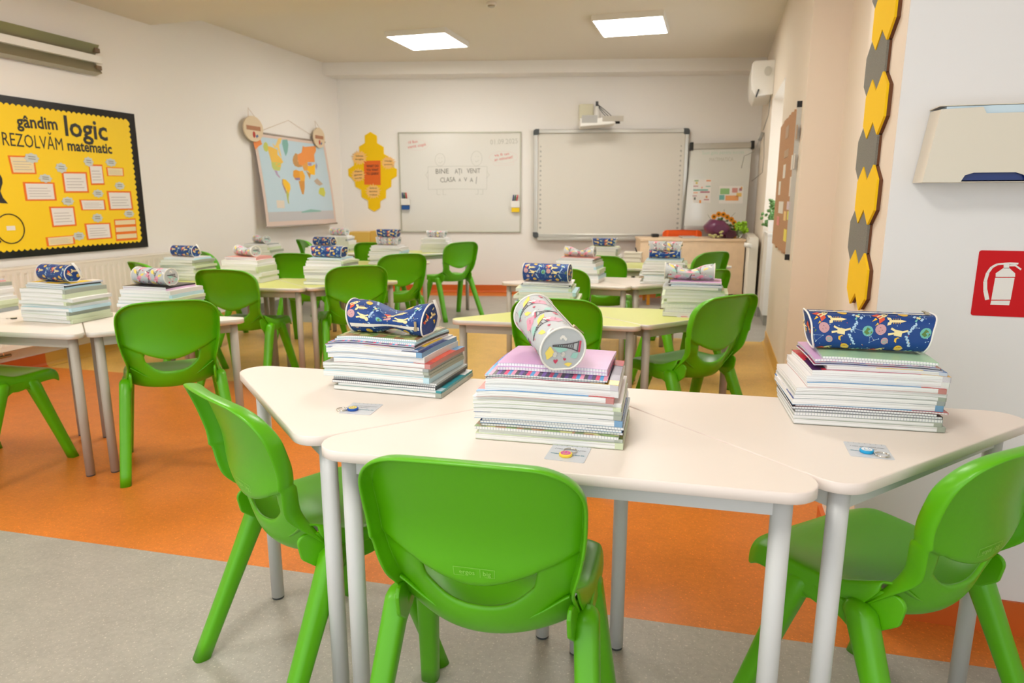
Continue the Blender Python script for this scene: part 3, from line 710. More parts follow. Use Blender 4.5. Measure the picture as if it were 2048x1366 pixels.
# ------------------------------------------------------------------ pencil cases
PC = [mat('case_blue', (8, 62, 134), .5, bump=.15, bscale=1500), mat('print_cream', (244, 226, 168), .55), mat('print_yellow', (242, 194, 62), .55), mat('print_red', (222, 88, 58), .55),
      mat('print_teal', (112, 186, 176), .55), mat('print_moss', (96, 130, 62), .55), mat('print_mauve', (206, 156, 160), .55), mat('print_pale_blue', (176, 208, 232), .55), mat('print_ink', (44, 36, 44), .55)]
PP = [mat('case_grey', (196, 200, 202), .55, bump=.15, bscale=1500), mat('print_pink', (240, 160, 180), .55), mat('print_lemon', (250, 224, 110), .55), mat('print_crimson', (206, 66, 98), .55),
      mat('print_mint', (164, 212, 200), .55), mat('print_charcoal', (84, 80, 84), .55), mat('print_rose', (222, 132, 150), .55), mat('print_white', (244, 240, 232), .55)]
class Case:
    def __init__(s, L, R, kind):
        s.L, s.R, s.kind = L, R, kind
        e = 2/3.4; P = [(1.02*math.copysign(abs(math.cos(q))**e, math.cos(q)), .94*math.copysign(abs(math.sin(q))**e, math.sin(q))) for q in [2*math.pi*i/720 for i in range(721)]]
        s.cum = [0]
        for p0, p1 in zip(P, P[1:]): s.cum.append(s.cum[-1]+math.hypot(p1[0]-p0[0], p1[1]-p0[1]))
        s.tab = []; j = 0
        for i in range(721):
            while j < 719 and s.cum[j+1] < s.cum[-1]*i/720: j += 1
            s.tab.append(2*math.pi*(j+(s.cum[-1]*i/720-s.cum[j])/max(1e-9, s.cum[j+1]-s.cum[j]))/720)
    def __call__(s, u, a, off=0):         # u along, a = arc angle (0 = +y side, pi/2 = top); returns point, bottom touches z = 0
        L, R = s.L, s.R
        if s.kind == 'box':                # even spacing round the rounded-square section
            f_ = (a/(2*math.pi) % 1)*720; i_ = min(719, int(f_)); a = s.tab[i_]+(s.tab[i_+1]-s.tab[i_])*(f_-i_)
        t = u/(L/2); c, sn = math.cos(a), math.sin(a); r = R+off; sy = sz = 1; dz = 0
        if s.kind == 'crushed':
            bell = math.exp(-((t-.15)/.42)**2); sz = 1-.44*bell; sy = 1+.22*bell
            z = r*sn*sz; y = r*c*sy
            if sn > 0: z -= .010*bell*sn+.0035*math.sin(u*90+a*3)*bell
            zb_ = -R*.80
            z = z if z > zb_ else zb_+(z-zb_)*.15
            return Vector((u+.006*math.sin(a*2)*bell+(.012*t*sn if abs(t) > .0 else 0)*.6, y, z+R*.83))
        if s.kind == 'box':
            e = 2/3.4; y = r*1.02*math.copysign(abs(c)**e, c); z = r*.94*math.copysign(abs(sn)**e, sn)
            return Vector((u+.010*sn*t, y, z+R*.94))
        if s.kind == 'sag':
            bell = math.exp(-(t/.5)**2); sz = 1-.60*bell; sy = 1+.22*bell
            z = r*sn*(sz if sn > 0 else .8)-.006*bell*max(0, sn); return Vector((u, r*c*sy, z+R*.8))
        z = r*sn; zb_ = -R*.93; z = z if z > zb_ else zb_
        return Vector((u, r*c, z+R*.93))
def pt_poly(mb, S, pts, mi, off=.0006, swap=None):
    """pts in metres (u, arc length); fan round the centroid, draped on the case"""
    cu = sum(p[0] for p in pts)/len(pts); ca = sum(p[1] for p in pts)/len(pts); n = len(pts)
    h = [((p[0]+cu)/2, (p[1]+ca)/2) for p in pts]
    if any(abs(p[0]) > S.L/2-.002 for p in pts): return
    f = lambda p: S(p[0], p[1]/S.R, off)
    vs = [f((cu, ca))]+[f(p) for p in h]+[f(p) for p in pts]
    fs = [(0, 1+i, 1+(i+1) % n) for i in range(n)]+[(1+i, 1+n+i, 1+n+(i+1) % n, 1+(i+1) % n) for i in range(n)]
    mb.add(vs, fs, mi)
def tr(pts, x, y, deg=0, k=1): c, s_ = math.cos(R_(deg)), math.sin(R_(deg)); return [(x+k*(p[0]*c-p[1]*s_), y+k*(p[0]*s_+p[1]*c)) for p in pts]
def bar(x0, y0, x1, y1, w):
    d = Vector((x1-x0, y1-y0)); n = Vector((-d.y, d.x)).normalized()*w/2; return [(x0+n.x, y0+n.y), (x1+n.x, y1+n.y), (x1-n.x, y1-n.y), (x0-n.x, y0-n.y)]
def draw_space(P, seed):        # P(pts, material, layer)
    tk = lambda pts, x, y, deg=0: tr(pts, x, y, deg, 1.28)
    rr = random.Random(seed)
    def circ(x, y, r, m, ly=0, n=14): P(arc_poly(x, y, r, n=n), m, ly)
    def earth(x, y): circ(x, y, .0108, 4); P(tk([(-.006, .002), (-.001, .006), (.003, .004), (.0, .0), (.004, -.003), (-.001, -.006), (-.003, -.002)], x, y), 5, 1); P(tk([(.004, .005), (.0075, .001), (.005, -.0)], x, y), 5, 1)
    def moon(x, y):
        circ(x, y, .0108, 6)
        for a, b in ((-.003, .003), (.003, .001), (-.001, -.004)): P(bar(x+a-.001, y+b, x+a+.0012, y+b+.0006, .0008), 8, 1)
    def rocket(x, y, dg):
        P(tk([(-.010, -.0045), (.004, -.004), (.011, 0), (.004, .004), (-.010, .0045)], x, y, dg), 1, 0)
        P(tk([(-.011, .003), (-.002, .004), (-.004, .0085), (-.015, .009)], x, y, dg), 3, 1); P(tk([(-.011, -.003), (-.002, -.004), (-.004, -.0085), (-.015, -.009)], x, y, dg), 3, 1)
        P(tk([(-.011, -.0012), (-.003, -.001), (-.003, .001), (-.011, .0012)], x, y, dg), 3, 2)
        P(tk([(-.013, -.002), (-.022, 0), (-.013, .002)], x, y, dg), 2, 1); P(tk([(-.016, .006), (-.022, .008), (-.016, .009)], x, y, dg), 2, 2)
        for q in (.002, .007): P(tk(arc_poly(q, 0, .0013, n=8), x, y, dg), 8, 1)
    def shuttle(x, y, dg):
        P(tk([(-.012, -.002), (.006, -.0022), (.013, 0), (.006, .0022), (-.012, .002)], x, y, dg), 1, 0)
        P(tk([(-.014, .002), (-.008, .002), (-.010, .006), (-.015, .007)], x, y, dg), 1, 1); P(tk([(-.014, -.002), (-.008, -.002), (-.010, -.006), (-.015, -.007)], x, y, dg), 1, 1)
        for q in range(5): P(tk(bar(-.006+q*.0025, .0022, -.006+q*.0025, .0045, .0008), x, y, dg), 2, 1); P(tk(bar(-.006+q*.0025, -.0022, -.006+q*.0025, -.0045, .0008), x, y, dg), 2, 1)
    def planet(x, y):
        P(arc_poly(x, y, .0092, .0075, 12, .5), 2, 0); P(bar(x-.009, y+.003, x+.009, y-.002, .0014), 1, 1)
        for q in (-.003, 0, .003): P(bar(x+q-.0004, y-.004, x+q+.0006, y-.0018, .0008), 8, 1)
    def ball(x, y):
        circ(x, y, .0072, 6)
        for q in (-.0032, 0, .0032): P(bar(x-.0048, y+q, x+.0048, y+q+.0008, .0013), 4, 1)
    def sat(x, y, dg):
        P(tk(bar(-.008, 0, .008, 0, .003), x, y, dg), 4, 0); P(tk(bar(0, -.003, 0, .003, .004), x, y, dg), 1, 1)
        for q in (-.006, .006): P(tk(bar(-.003, q, .003, q, .0035), x, y, dg), 7, 0)
    def cres(x, y): P([(x, y+.006), (x-.005, y+.003), (x-.005, y-.003), (x+.001, y-.006), (x-.001, y)], 2, 0); P([(x-.001, y-.003), (x+.001, y-.006), (x+.005, y-.004)], 2, 0)
    def squig(x, y, dg):
        q = [(-.010+.0028*i, .0018*(-1)**i) for i in range(8)]
        for a, b in zip(q, q[1:]): P(tk(bar(*a, *b, .0026), x, y, dg), 7, 0)
    def stars(x, y):
        q = [(x+rr.uniform(-.011, .011), y+rr.uniform(-.009, .009)) for _ in range(5)]
        for a, b in zip(q, q[1:]): P(bar(*a, *b, .0004), 7, 0)
        for a in q: circ(*a, .0011, 7, 1, 6)
    def astro(x, y, dg):
        P(tk([(-.010, -.004), (.002, -.005), (.004, .004), (-.008, .005)], x, y, dg), 1, 0); P(tk(arc_poly(.007, .002, .0045, n=10), x, y, dg), 1, 0)
        P(tk(bar(-.008, .002, -.017, .006, .0032), x, y, dg), 1, 1); P(tk(bar(-.008, -.002, -.016, -.004, .0032), x, y, dg), 1, 1); P(tk(bar(.002, -.003, .010, -.008, .003), x, y, dg), 1, 1)
    W_ = .112; H_ = .094
    for iy in range(-3, 4):
        for ix in range(-2, 3):
            x0 = ix*W_+.038*(iy % 2); y0 = iy*H_
            earth(x0-.045, y0+.034); moon(x0-.020, y0+.030); astro(x0+.018, y0+.037, 15); shuttle(x0+.010, y0+.012, -2); rocket(x0-.016, y0-.002, -38)
            planet(x0+.022, y0-.010); sat(x0+.048, y0+.003, -60); ball(x0-.010, y0-.026); cres(x0+.014, y0-.029); squig(x0+.036, y0-.027, 62); stars(x0-.032, y0-.028)
            stars(x0+.048, y0+.030); squig(x0+.040, y0+.026, -60); stars(x0-.045, y0-.0)
            for _ in range(16): P(arc_poly(x0+rr.uniform(-.055, .055), y0+rr.uniform(-.045, .045), .0009, n=6), rr.choice([2, 3, 7, 1]), 0)
def draw_paris(P, seed, T=None):
    rr = random.Random(seed)
    def blob(x, y, r, m, dg=0, k=1.0):
        n = 18; P(tr([(r*(1+.22*math.sin(3*a*6.283/n+x*90))*math.cos(a*6.283/n), k*r*(1+.2*math.cos(4*a*6.283/n+y*70))*math.sin(a*6.283/n)) for a in range(n)], x, y, dg), m, 0)
    def heart(x, y, s_, m, dg=0):
        P(tr([(0, -.9*s_), (.7*s_, -.1*s_), (.9*s_, .5*s_), (.5*s_, .9*s_), (0, .5*s_), (-.5*s_, .9*s_), (-.9*s_, .5*s_), (-.7*s_, -.1*s_)], x, y, dg), m, 1)
    def tower(x, y, dg, k=1):
        for sg in (-1, 1):
            for (a0, b0), (a1, b1) in [((-.020, .0085), (-.012, .005)), ((-.012, .005), (-.002, .0026)), ((-.002, .0026), (.020, .0006))]: P(tr(bar(a0, sg*b0, a1, sg*b1, .0017), x, y, dg, k), 5, 1)
        for q, hh in ((-.019, .010), (-.012, .006), (-.002, .0036)): P(tr(bar(q, -hh, q, hh, .0013), x, y, dg, k), 5, 1)
        for i in range(8):
            q = -.011+i*.0034; hh = .0046-.0005*i; P(tr(bar(q, -hh, q+.0034, hh*.9, .0006), x, y, dg, k), 5, 1); P(tr(bar(q, hh, q+.0034, -hh*.9, .0006), x, y, dg, k), 5, 1)
        P(tr(bar(-.022, -.010, -.022, .010, .003), x, y, dg, k), 3, 1)
    def croiss(x, y, dg):
        for q in range(5): P(tr(arc_poly(-.006+.003*q, .002*math.sin(q*.8), .0028, .0036, 8), x, y, dg), 7, 1)
    def cage(x, y):
        P(arc_poly(x, y, .0052, .0036, 12), 7, 0)
        for q in range(4): P(bar(x-.0045+q*.003, y-.0030, x-.0045+q*.003, y+.003, .0005), 5, 1)
        P(bar(x-.005, y-.0035, x+.005, y-.0035, .0007), 5, 1)
    W_ = .108; H_ = .092
    for iy in range(-3, 4):
        for ix in range(-2, 3):
            x0 = ix*W_+.03*(iy % 2); y0 = iy*H_
            blob(x0-.028, y0+.026, .0175, 1, 20, .8); blob(x0+.022, y0-.020, .0165, 1, -30, .6); blob(x0-.004, y0+.004, .018, 2, 35, .35); blob(x0+.044, y0+.018, .012, 2, -25, .4)
            blob(x0+.010, y0+.030, .012, 4, 10, .7); blob(x0-.040, y0-.024, .011, 4, 50, .6)
            tower(x0+.016, y0+.022, 80, 1.25); tower(x0-.026, y0-.016, -75, 1.1); heart(x0-.008, y0-.032, .0045, 3, 20); heart(x0+.040, y0-.002, .0040, 3, -15)
            cage(x0-.010, y0+.040); cage(x0+.044, y0-.032); croiss(x0-.044, y0+.006, 40); croiss(x0+.008, y0-.006, -50); heart(x0+.028, y0+.040, .003, 6)
            blob(x0-.014, y0-.030, .006, 6, 0, .6)
            for _ in range(10): P(arc_poly(x0+rr.uniform(-.05, .05), y0+rr.uniform(-.045, .045), .0010, n=6), rr.choice([5, 3, 5]), 0)
            if T: T('Love', .0062, x0-.028, y0+.025, 200); T('Paris', .0056, x0+.022, y0-.021, 30)
def draw_end(P, T=None):
    def blob(x, y, r, m, dg=0, k=1.0):
        n = 18; P(tr([(r*(1+.2*math.sin(3*a*6.283/n))*math.cos(a*6.283/n), k*r*(1+.2*math.cos(4*a*6.283/n))*math.sin(a*6.283/n)) for a in range(n)], x, y, dg), m, 0)
    blob(.018, .024, .0135, 1, 10, .8); blob(-.027, -.006, .0125, 2, 80, .6); blob(-.006, .001, .014, 4, -15, .45); blob(.024, -.014, .008, 4, 30, .7); blob(.012, -.032, .0075, 2, 10, .5)
    k, x, y = 1.32, .004, .007
    for sg in (-1, 1):
        for (a0, b0), (a1, b1) in [((.020, .0075), (.012, .0048)), ((.012, .0048), (.002, .0026)), ((.002, .0026), (-.020, .0006))]: P(tr(bar(a0, sg*b0, a1, sg*b1, .0016), x, y, -4, k), 5, 1)
    for q, hh in ((.019, .009), (.012, .006), (.002, .0036)): P(tr(bar(q, -hh, q, hh, .0012), x, y, -4, k), 5, 1)
    for i in range(8):
        q = .011-i*.0034; hh = .0046-.0005*i; P(tr(bar(q, -hh, q-.0034, hh*.9, .0006), x, y, -4, k), 5, 1); P(tr(bar(q, hh, q-.0034, -hh*.9, .0006), x, y, -4, k), 5, 1)
    P(tr(bar(.022, -.009, .022, .009, .003), x, y, -4, k), 3, 1)
    for hx_, hy, s_ in ((-.014, -.024, .0052), (.004, -.022, .0035)): P(tr([(0, -.9*s_), (.7*s_, -.1*s_), (.9*s_, .5*s_), (.5*s_, .9*s_), (0, .5*s_), (-.5*s_, .9*s_), (-.9*s_, .5*s_), (-.7*s_, -.1*s_)], hx_, hy), 3, 1)
    for cx, cy in ((-.016, -.010), (.0, -.011)):
        P(arc_poly(cx, cy, .0048, .0050, 12), 7, 0)
        for q in range(4): P(bar(cx-.0038+q*.0025, cy-.004, cx-.0038+q*.0025, cy+.004, .0005), 5, 1)
    for q in range(5): P(arc_poly(-.006+.003*q*.8, .024+.003*math.sin(q*1.1), .0026, .0034, 8), 7, 1)
MET = mat('zip_pull_metal', (186, 172, 142), .3, .9)
def make_case(theme, kind, L, R, label, seed=1, fine=True, zip_at=-.55, strap=0):
    S = Case(L, R, kind); t = empty('pencil_case', label, 'pencil case')
    mats = PC if theme == 'blue' else PP
    mb = MB(); NU, NA = 36, 40
    rings = [[S(-L/2+L*i/NU, 2*math.pi*k/NA) for k in range(NA)] for i in range(NU+1)]
    mb.loft(rings, 0, caps=False)
    for e in (-1, 1):                                        # round ends
        ring = [S(e*L/2, 2*math.pi*k/NA) for k in range(NA)]; cen = sum(ring, Vector())/NA; cen.x += e*.001
        mb.add([cen]+ring, [(0, 1+k, 1+(k+1) % NA) for k in range(NA)], 0, False)
    if fine:
        def P(pts, m, ly=0):
            ca = sum(p[1] for p in pts)/len(pts)
            if abs(ca) > math.pi*R: return
            pt_poly(mb, S, pts, m, .0005+.0004*ly)
        def T(txt, size, x, y, dg):
            if abs(x) > L/2-.016 or abs(y) > math.pi*R: return
            c, s_ = math.cos(R_(dg)), math.sin(R_(dg)); mb.text(txt, size, lambda a, b, c_: S(x+a*c-b*s_, (y+a*s_+b*c)/R, .0016), mi=5)
        (draw_space if theme == 'blue' else draw_paris)(*((P, seed) if theme == 'blue' else (P, seed, T)))
        for e in (-1, 1):                                    # the print on the ends
            def PE(pts, m, ly=0):
                if any(p[0]**2+p[1]**2 > (R*.90)**2 for p in pts): return
                vs = []
                for p in pts:
                    rr_ = math.hypot(*p); a = math.atan2(p[1], p[0]); edge = S(e*L/2, a); cen = (S(e*L/2, 0)+S(e*L/2, math.pi))/2; cen.z = (S(e*L/2, math.pi/2).z+S(e*L/2, -math.pi/2).z)/2
                    q = cen+(edge-cen)*(rr_/R); q.x = edge.x+e*(.0012+.0003*ly+.0009*(1-rr_/R)); vs.append(q)
                mb.add(vs, [list(range(len(vs)))], m)
            if theme == 'blue': draw_space(PE, seed+5+e)
            else: draw_end(PE)
    mb.build('body', mats, t, fix=False)
    wp = mat('white_piping', (238, 234, 226), .5)
    for e in (-1, 1):
        mb = MB(); P_ = [S(e*L/2, 2*math.pi*k/32, .0012) for k in range(33)]; mb.tube(P_, .0021, 8, cap=False); mb.build('piping', wp, t)
    a0 = zip_at
    mb = MB(); rows = [[S(-L/2+.006+(L-.012)*i/24, a0+da, .0010) for da in (-.11, 0, .11)] for i in range(25)]
    mb.loft(rows, 0, closed=False, caps=False); z_ = mb.build('zipper', wp, t)
    mb = MB(); p0 = S(L/2-.014, a0, .004); dn = (S(L/2-.014, a0-.3, .005)-p0).normalized()
    fr = Vector((1, 0, 0)); nn = fr.cross(dn).normalized()
    q = lambda a, b, c: p0+fr*a+dn*b+nn*c
    mb.prism([(-.004, -.004), (.004, -.004), (.004, .004), (-.004, .004)], -.002, .002, 0, q); mb.prism([(-.0028, .003), (.0028, .003), (.0036, .022), (-.0036, .022)], -.0008, .0008, 0, q)
    mb.build('zip_pull', MET, z_)
    if strap:
        e = 1 if strap > 0 else -1; mb = MB(); top = S(e*L/2, math.pi/2, .002); bot = S(e*L/2, -.5, .002)
        pts = [top+Vector((-.006*e, 0, .003)), top+Vector((e*.006, 0, .008)), (top*2+bot)/3+Vector((e*.012, 0, .006)), (top+bot*2)/3+Vector((e*.014, 0, 0)), bot+Vector((e*.004, 0, 0))]
        if abs(strap) == 2: pts = [top*.5+bot*.5+Vector((e*.002, 0, .01)), top+Vector((e*.008, 0, -.008)), top*.5+bot*.5+Vector((e*.018, -.004, -.004)), bot+Vector((e*.026, -.006, .008))]
        rr = [[p+Vector((0, y, 0)) for y in (-.0065, .0065)] for p in pts]
        mb.loft([[r[0], r[1], r[1]+Vector((e*.001, 0, .0006)), r[0]+Vector((e*.001, 0, .0006))] for r in rr]); mb.build('strap', wp, t)
    return t
cA = make_case('blue', 'crushed', .215, .044, 'crushed blue space pencil case on the left front book stack', 3, zip_at=math.pi+.35, strap=1)
cA.location = (-.785, 1.515+.06, zA-.002); cA.rotation_euler.z = R_(-4)
cB = make_case('pink', 'round', .205, .0440, 'tilted grey and pink pencil case pointing towards the camera', 4, zip_at=1.0)
a_ = Vector((-.268, 1.255, .862)); b_ = Vector((-.368, 1.425, .897))       # axis of the tilted case, near end and far end
dd = (a_-b_).normalized(); cB.rotation_mode = 'XYZ'
xax = dd; zax = (Vector((0, 0, 1))-xax*xax.z).normalized(); yax = zax.cross(xax)
cB.rotation_euler = Matrix((xax, yax, zax)).transposed().to_euler(); mid = (a_+b_)/2
cB.location = mid+Vector((0, 0, .046))-zax*.041
cC = make_case('blue', 'box', .238, .0425, 'boxy blue rocket pencil case on the right front book stack', 6, zip_at=1.75, strap=2)
cC.location = (.333, 1.648, zC+.0005); cC.rotation_euler.z = R_(3)
# further rows: plain prototypes first placed, then copied
protos = {}
def place_case(theme, kind, c, z, deg, label, L=.205, R=.038, dx=0, dy=0, strap=0):
    key = (theme, kind, L)
    if key not in protos:
        t = make_case(theme, kind, L, R, label, {'blue': 8, 'pink': 9}[theme], zip_at=.9, strap=strap); protos[key] = t
        t.location = (c.x+dx, c.y+dy, z); t.rotation_euler.z = R_(deg)
    else: t = dup(protos[key], (c.x+dx, c.y+dy, z), R_(deg), label)
    t['group'] = 'round pencil cases on the book stacks'; return t
def cs(k, theme, kind, deg, label, **kw): c, z = ST[k]; return place_case(theme, kind, c, z+.0005+kw.pop('dz', 0), deg, label, **kw)
cs('s120', 'blue', 'round', -8, 'blue pencil case on the far left stack, its round end turned right', dy=-.02, strap=1)
cs('s320', 'pink', 'round', -6, 'pink pencil case lying flat behind the left front chair', dy=-.03)
cs('s375', 'blue', 'round', -7, 'blue pencil case in front of the radiator beneath the yellow board', dy=-.02)
cs('s495', 'pink', 'sag', -20, 'pink pencil case on salmon pink notebooks', dy=-.01)
cs('s520', 'pink', 'sag', -28, 'folded pink pencil case below the wall map')
cs('s650', 'blue', 'box', -3, 'wide flat blue pencil case in the middle left', L=.23, R=.036, dy=-.03)
cs('s640', 'blue', 'round', -10, 'blue pencil case just behind the wide flat blue one', dy=-.02)
cs('s760', 'pink', 'box', 0, 'pink pencil case with a blue one lying on it, left of the whiteboard', L=.2, R=.034)
cs('s760', 'blue', 'box', 0, 'small blue pencil case on top of a pink one, left of the whiteboard', L=.19, R=.034, dz=.066)
cs('s680', 'pink', 'round', -6, 'pink pencil case in the far left corner below the map', dy=-.01)
cs('s875', 'pink', 'box', -3, 'pink pencil case overlapping the lower edge of the whiteboard', L=.2)
cs('s1090', 'blue', 'round', -3, 'blue rocket pencil case above the chair behind the pink case', L=.225, R=.043, dy=-.04)
cs('s1390', 'pink', 'sag', 2, 'crumpled pink pencil case on a lilac notebook at the right', L=.23, R=.043, dx=-.03, dy=-.02)
cs('s1160', 'pink', 'sag', -6, 'crumpled pink pencil case before the blue one with the strap', dy=-.02)
cs('s1340', 'blue', 'sag', 0, 'crumpled blue pencil case with a pink one lying on it', dy=-.01)
cs('s1340', 'pink', 'box', 0, 'pink pencil case on top of a crumpled blue one', L=.2, dz=.046, dy=-.01)
cs('s1200', 'blue', 'box', 1, 'blue pencil case with a white strap loop, furthest back on the right', L=.19, strap=1)

# ------------------------------------------------------------------ cards and key rings on the desks
def card(c, deg, label):
    t = empty('ruler_card', label, 'card', (c[0], c[1], H1+.0002), R_(deg))
    mb = MB(); mb.prism(round_poly([(-.038, -.041), (.038, -.041), (.038, .041), (-.038, .041)], .004), 0, .0008)
    mb.build('sheet', mat('translucent_card', (226, 230, 236), .2, alpha=.82), t)
    mb = MB(); G = lambda a, b, c_: (a, b, .0009)
    for i in range(7): q = -.030+i*.0100; mb.add([(q, .034, .0010), (q+.0006, .034, .0010), (q+.0006, .040, .0010), (q, .040, .0010)], [(0, 1, 2, 3)])
    mb.text('I can all makes you', .0080, lambda a, b, c_: (a*1.0, b+.016, .0011), shear=.5); mb.text('at home!', .0080, lambda a, b, c_: (a, b+.004, .0011), shear=.5)
    mb.build('black_print', M['ink'], t, fix=False)
    mb = MB(); mb.text('Welcome September 24', .0066, lambda a, b, c_: (a, b-.010, .0011), bold=.0002); mb.build('teal_print', mat('teal_ink', (60, 130, 150), .5), t, fix=False)
    return t
def keyring(c, rc, colr, face, label, z=H1+.0012):
    t = empty('smiley_keyring', label, 'keyring', (c[0], c[1], z))
    r = .0125; mb = MB(); mb.tube([(0, 0, 0), (0, 0, .0008), (0, 0, .0052), (0, 0, .006)], [r*.94, r, r, r*.94], 28); d = mb.build('disc', mat('keyring_'+label.split()[0], colr, .35), t)
    mb = MB(); mb.prism(arc_poly(0, 0, r*.78, n=24), .006, .0063); mb.build('face', mat('face_'+label.split()[0], face, .35), t)
    mb = MB()
    for sx in (-1, 1): mb.prism(arc_poly(sx*.0032, .0030, .0010, .0018, 10), .0063, .0066)
    q = [(.0062*math.sin(a), -.0062*math.cos(a)+.0005) for a in [R_(-60+12*i) for i in range(11)]]
    for a, b in zip(q, q[1:]): mb.prism(bar(*a, *b, .0011), .0063, .0066)
    mb.build('smile', mat('keyring_'+label.split()[0], colr, .35), t)
    rx, ry = rc[0]-c[0], rc[1]-c[1]; mb = MB()
    for dz in (.0016, .0030): mb.tube([(rx+.0125*math.cos(2*math.pi*k/28), ry+.0125*math.sin(2*math.pi*k/28), dz) for k in range(29)], .0009, 6, cap=False)
    k = Vector((rx, ry)).normalized(); mb.tube([(k.x*r*.9, k.y*r*.9, .003), (k.x*(r+.003), k.y*(r+.003), .003)], .0012, 6); mb.build('split_ring', M['chrome'], t)
    return t
card((-.764, 1.358), 6, 'clear ruler card on the left front desk, blue keyring on it'); keyring((-.777, 1.342), (-.800, 1.334), (10, 84, 176), (248, 220, 70), 'blue keyring with a yellow smiling face on the left front desk')
card((-.2455, 1.215), 0, 'clear ruler card on the middle front desk, partly tucked under the books'); keyring((-.247, 1.199), (-.243, 1.222), (250, 216, 70), (206, 70, 160), 'yellow keyring with a pink smiling face on the middle front desk')
card((.3085, 1.394), 0, 'clear ruler card on the right front desk, light blue keyring on it'); keyring((.303, 1.381), (.327, 1.368), (20, 160, 214), (240, 240, 240), 'sky blue keyring with a white smiling face on the right front desk')
P0 = atz(28, 638, H2); t = keyring((P0.x, P0.y), (P0.x-.024, P0.y-.004), (60, 56, 40), (210, 200, 160), 'dark keyring lying on the far left desk in front of the books', z=H2+.0004)
P0 = atz(1373, 634, H2)
t = empty('ruler_card', 'small card with a red mark before the books on the lime desk', 'card', (P0.x, P0.y, H2+.0003), R_(4))
mb = MB(); mb.box(-.045, .045, -.02, .02, 0, .0012); mb.build('sheet', M['paper'], t); mb = MB(); mb.box(-.026, .004, -.012, -.002, .0012, .0022); mb.build('red_mark', M['red'], t)

# ------------------------------------------------------------------ left wall: yellow display board
def zpx(F, off, ox, oy, k):          # digitised positions: enlarged crop of the photograph -> plane coordinates
    return lambda x, y: F.px(ox+x/k, oy+y/k, off)
t = empty('display_board', 'large yellow display board with black border on the left wall', 'notice board', (XL, 0, 0))
q = zpx(FL, .02, 0, 180, 3.903)
b0, b1 = .795, 1.865; y1 = 4.70; y0 = 2.62
mb = MB(); fbox(mb, FL, y0, y1, b0, b1, .0, .018); o = mb.build('backing', mat('glossy_black_foil', (20, 18, 18), .22), t); 
o.matrix_parent_inverse = t.matrix_basis.inverted()
def put(mb, name, mats, par, **kw):
    o = mb.build(name, mats, par, **kw); root = par
    M_ = Matrix.Identity(4); chain = []
    while root: chain.append(root); root = root.parent
    for r in reversed(chain): M_ = M_ @ r.matrix_basis if not r.parent else M_ @ r.matrix_parent_inverse @ r.matrix_basis
    o.matrix_parent_inverse = M_.inverted(); return o
def scallop(x0, x1, z0, z1, st=.042, amp=.015):
    P = []
    def side(ax, ay, bx, by, nx, ny):
        n = max(1, round(math.hypot(bx-ax, by-ay)/st))
        for i in range(n*6): t_ = i/(n*6); w_ = amp*abs(math.sin(math.pi*i/6)); P.append((ax+(bx-ax)*t_+nx*w_, ay+(by-ay)*t_+ny*w_))
    side(x0, z0, x1, z0, 0, -1); side(x1, z0, x1, z1, 1, 0); side(x1, z1, x0, z1, 0, 1); side(x0, z1, x0, z0, -1, 0); return P
mb = MB(); mb.prism(scallop(y0+.06, y1-.075, b0+.058, b1-.062), .018, .021, 0, FL); put(mb, 'yellow_sheet', M['yellow'], t)
mb = MB()
def wtext(mb, txt, F, p, p2, hpx=None, size=.1, c=.0225, bold=.002, **kw):      # lettering starting at p, its foot line running to p2
    d = Vector((p2[0]-p[0], p2[1]-p[1])); L_ = d.length; d.normalize()
    cu = bpy.data.curves.new('t', 'FONT'); cu.body = txt; cu.size = size; ob = bpy.data.objects.new('t', cu); C.objects.link(ob)
    bpy.context.view_layer.update(); wd = ob.dimensions.x; bpy.data.objects.remove(ob); bpy.data.curves.remove(cu); k = L_/wd
    mb.text(txt, size, lambda a, b, c_: F(p[0]+d.x*a*k-d.y*b, p[1]+d.y*a*k+d.x*b, c+c_), h=0, lift=0, align='LEFT', bold=bold, **kw)
wtext(mb, 'gândim', FL, q(135, 288), q(448, 310), size=.115, bold=.003)
wtext(mb, 'logic', FL, q(500, 352), q(826, 392), size=.20, bold=.004)
wtext(mb, 'REZOLVĂM', FL, q(14, 430), q(486, 472), size=.125, bold=0)
wtext(mb, 'matematic', FL, q(526, 470), q(868, 496), size=.105, bold=.003)
put(mb, 'lettering', M['ink'], t)
def quad(*pts): return [q(*p) for p in pts]
notes = [[(58, 510), (265, 516), (285, 657), (92, 655), 'y'], [(175, 718), (423, 722), (443, 864), (198, 866), 'w'], [(478, 638), (675, 640), (694, 802), (500, 803), 't'], [(690, 580), (796, 582), (816, 740), (710, 742), 'w'],
 [(826, 602), (962, 608), (967, 674), (836, 672), 'y'], [(616, 855), (816, 856), (828, 937), (634, 940), 'w'], [(830, 788), (1020, 790), (1040, 935), (852, 940), 'w'], [(380, 910), (578, 908), (598, 1060), (408, 1072), 'w'],
 [(354, 1150), (580, 1132), (586, 1202), (366, 1222), 'y'], [(656, 1042), (860, 1036), (876, 1158), (678, 1172), 'w'], [(888, 1010), (1056, 1002), (1074, 1168), (906, 1180), 's']]
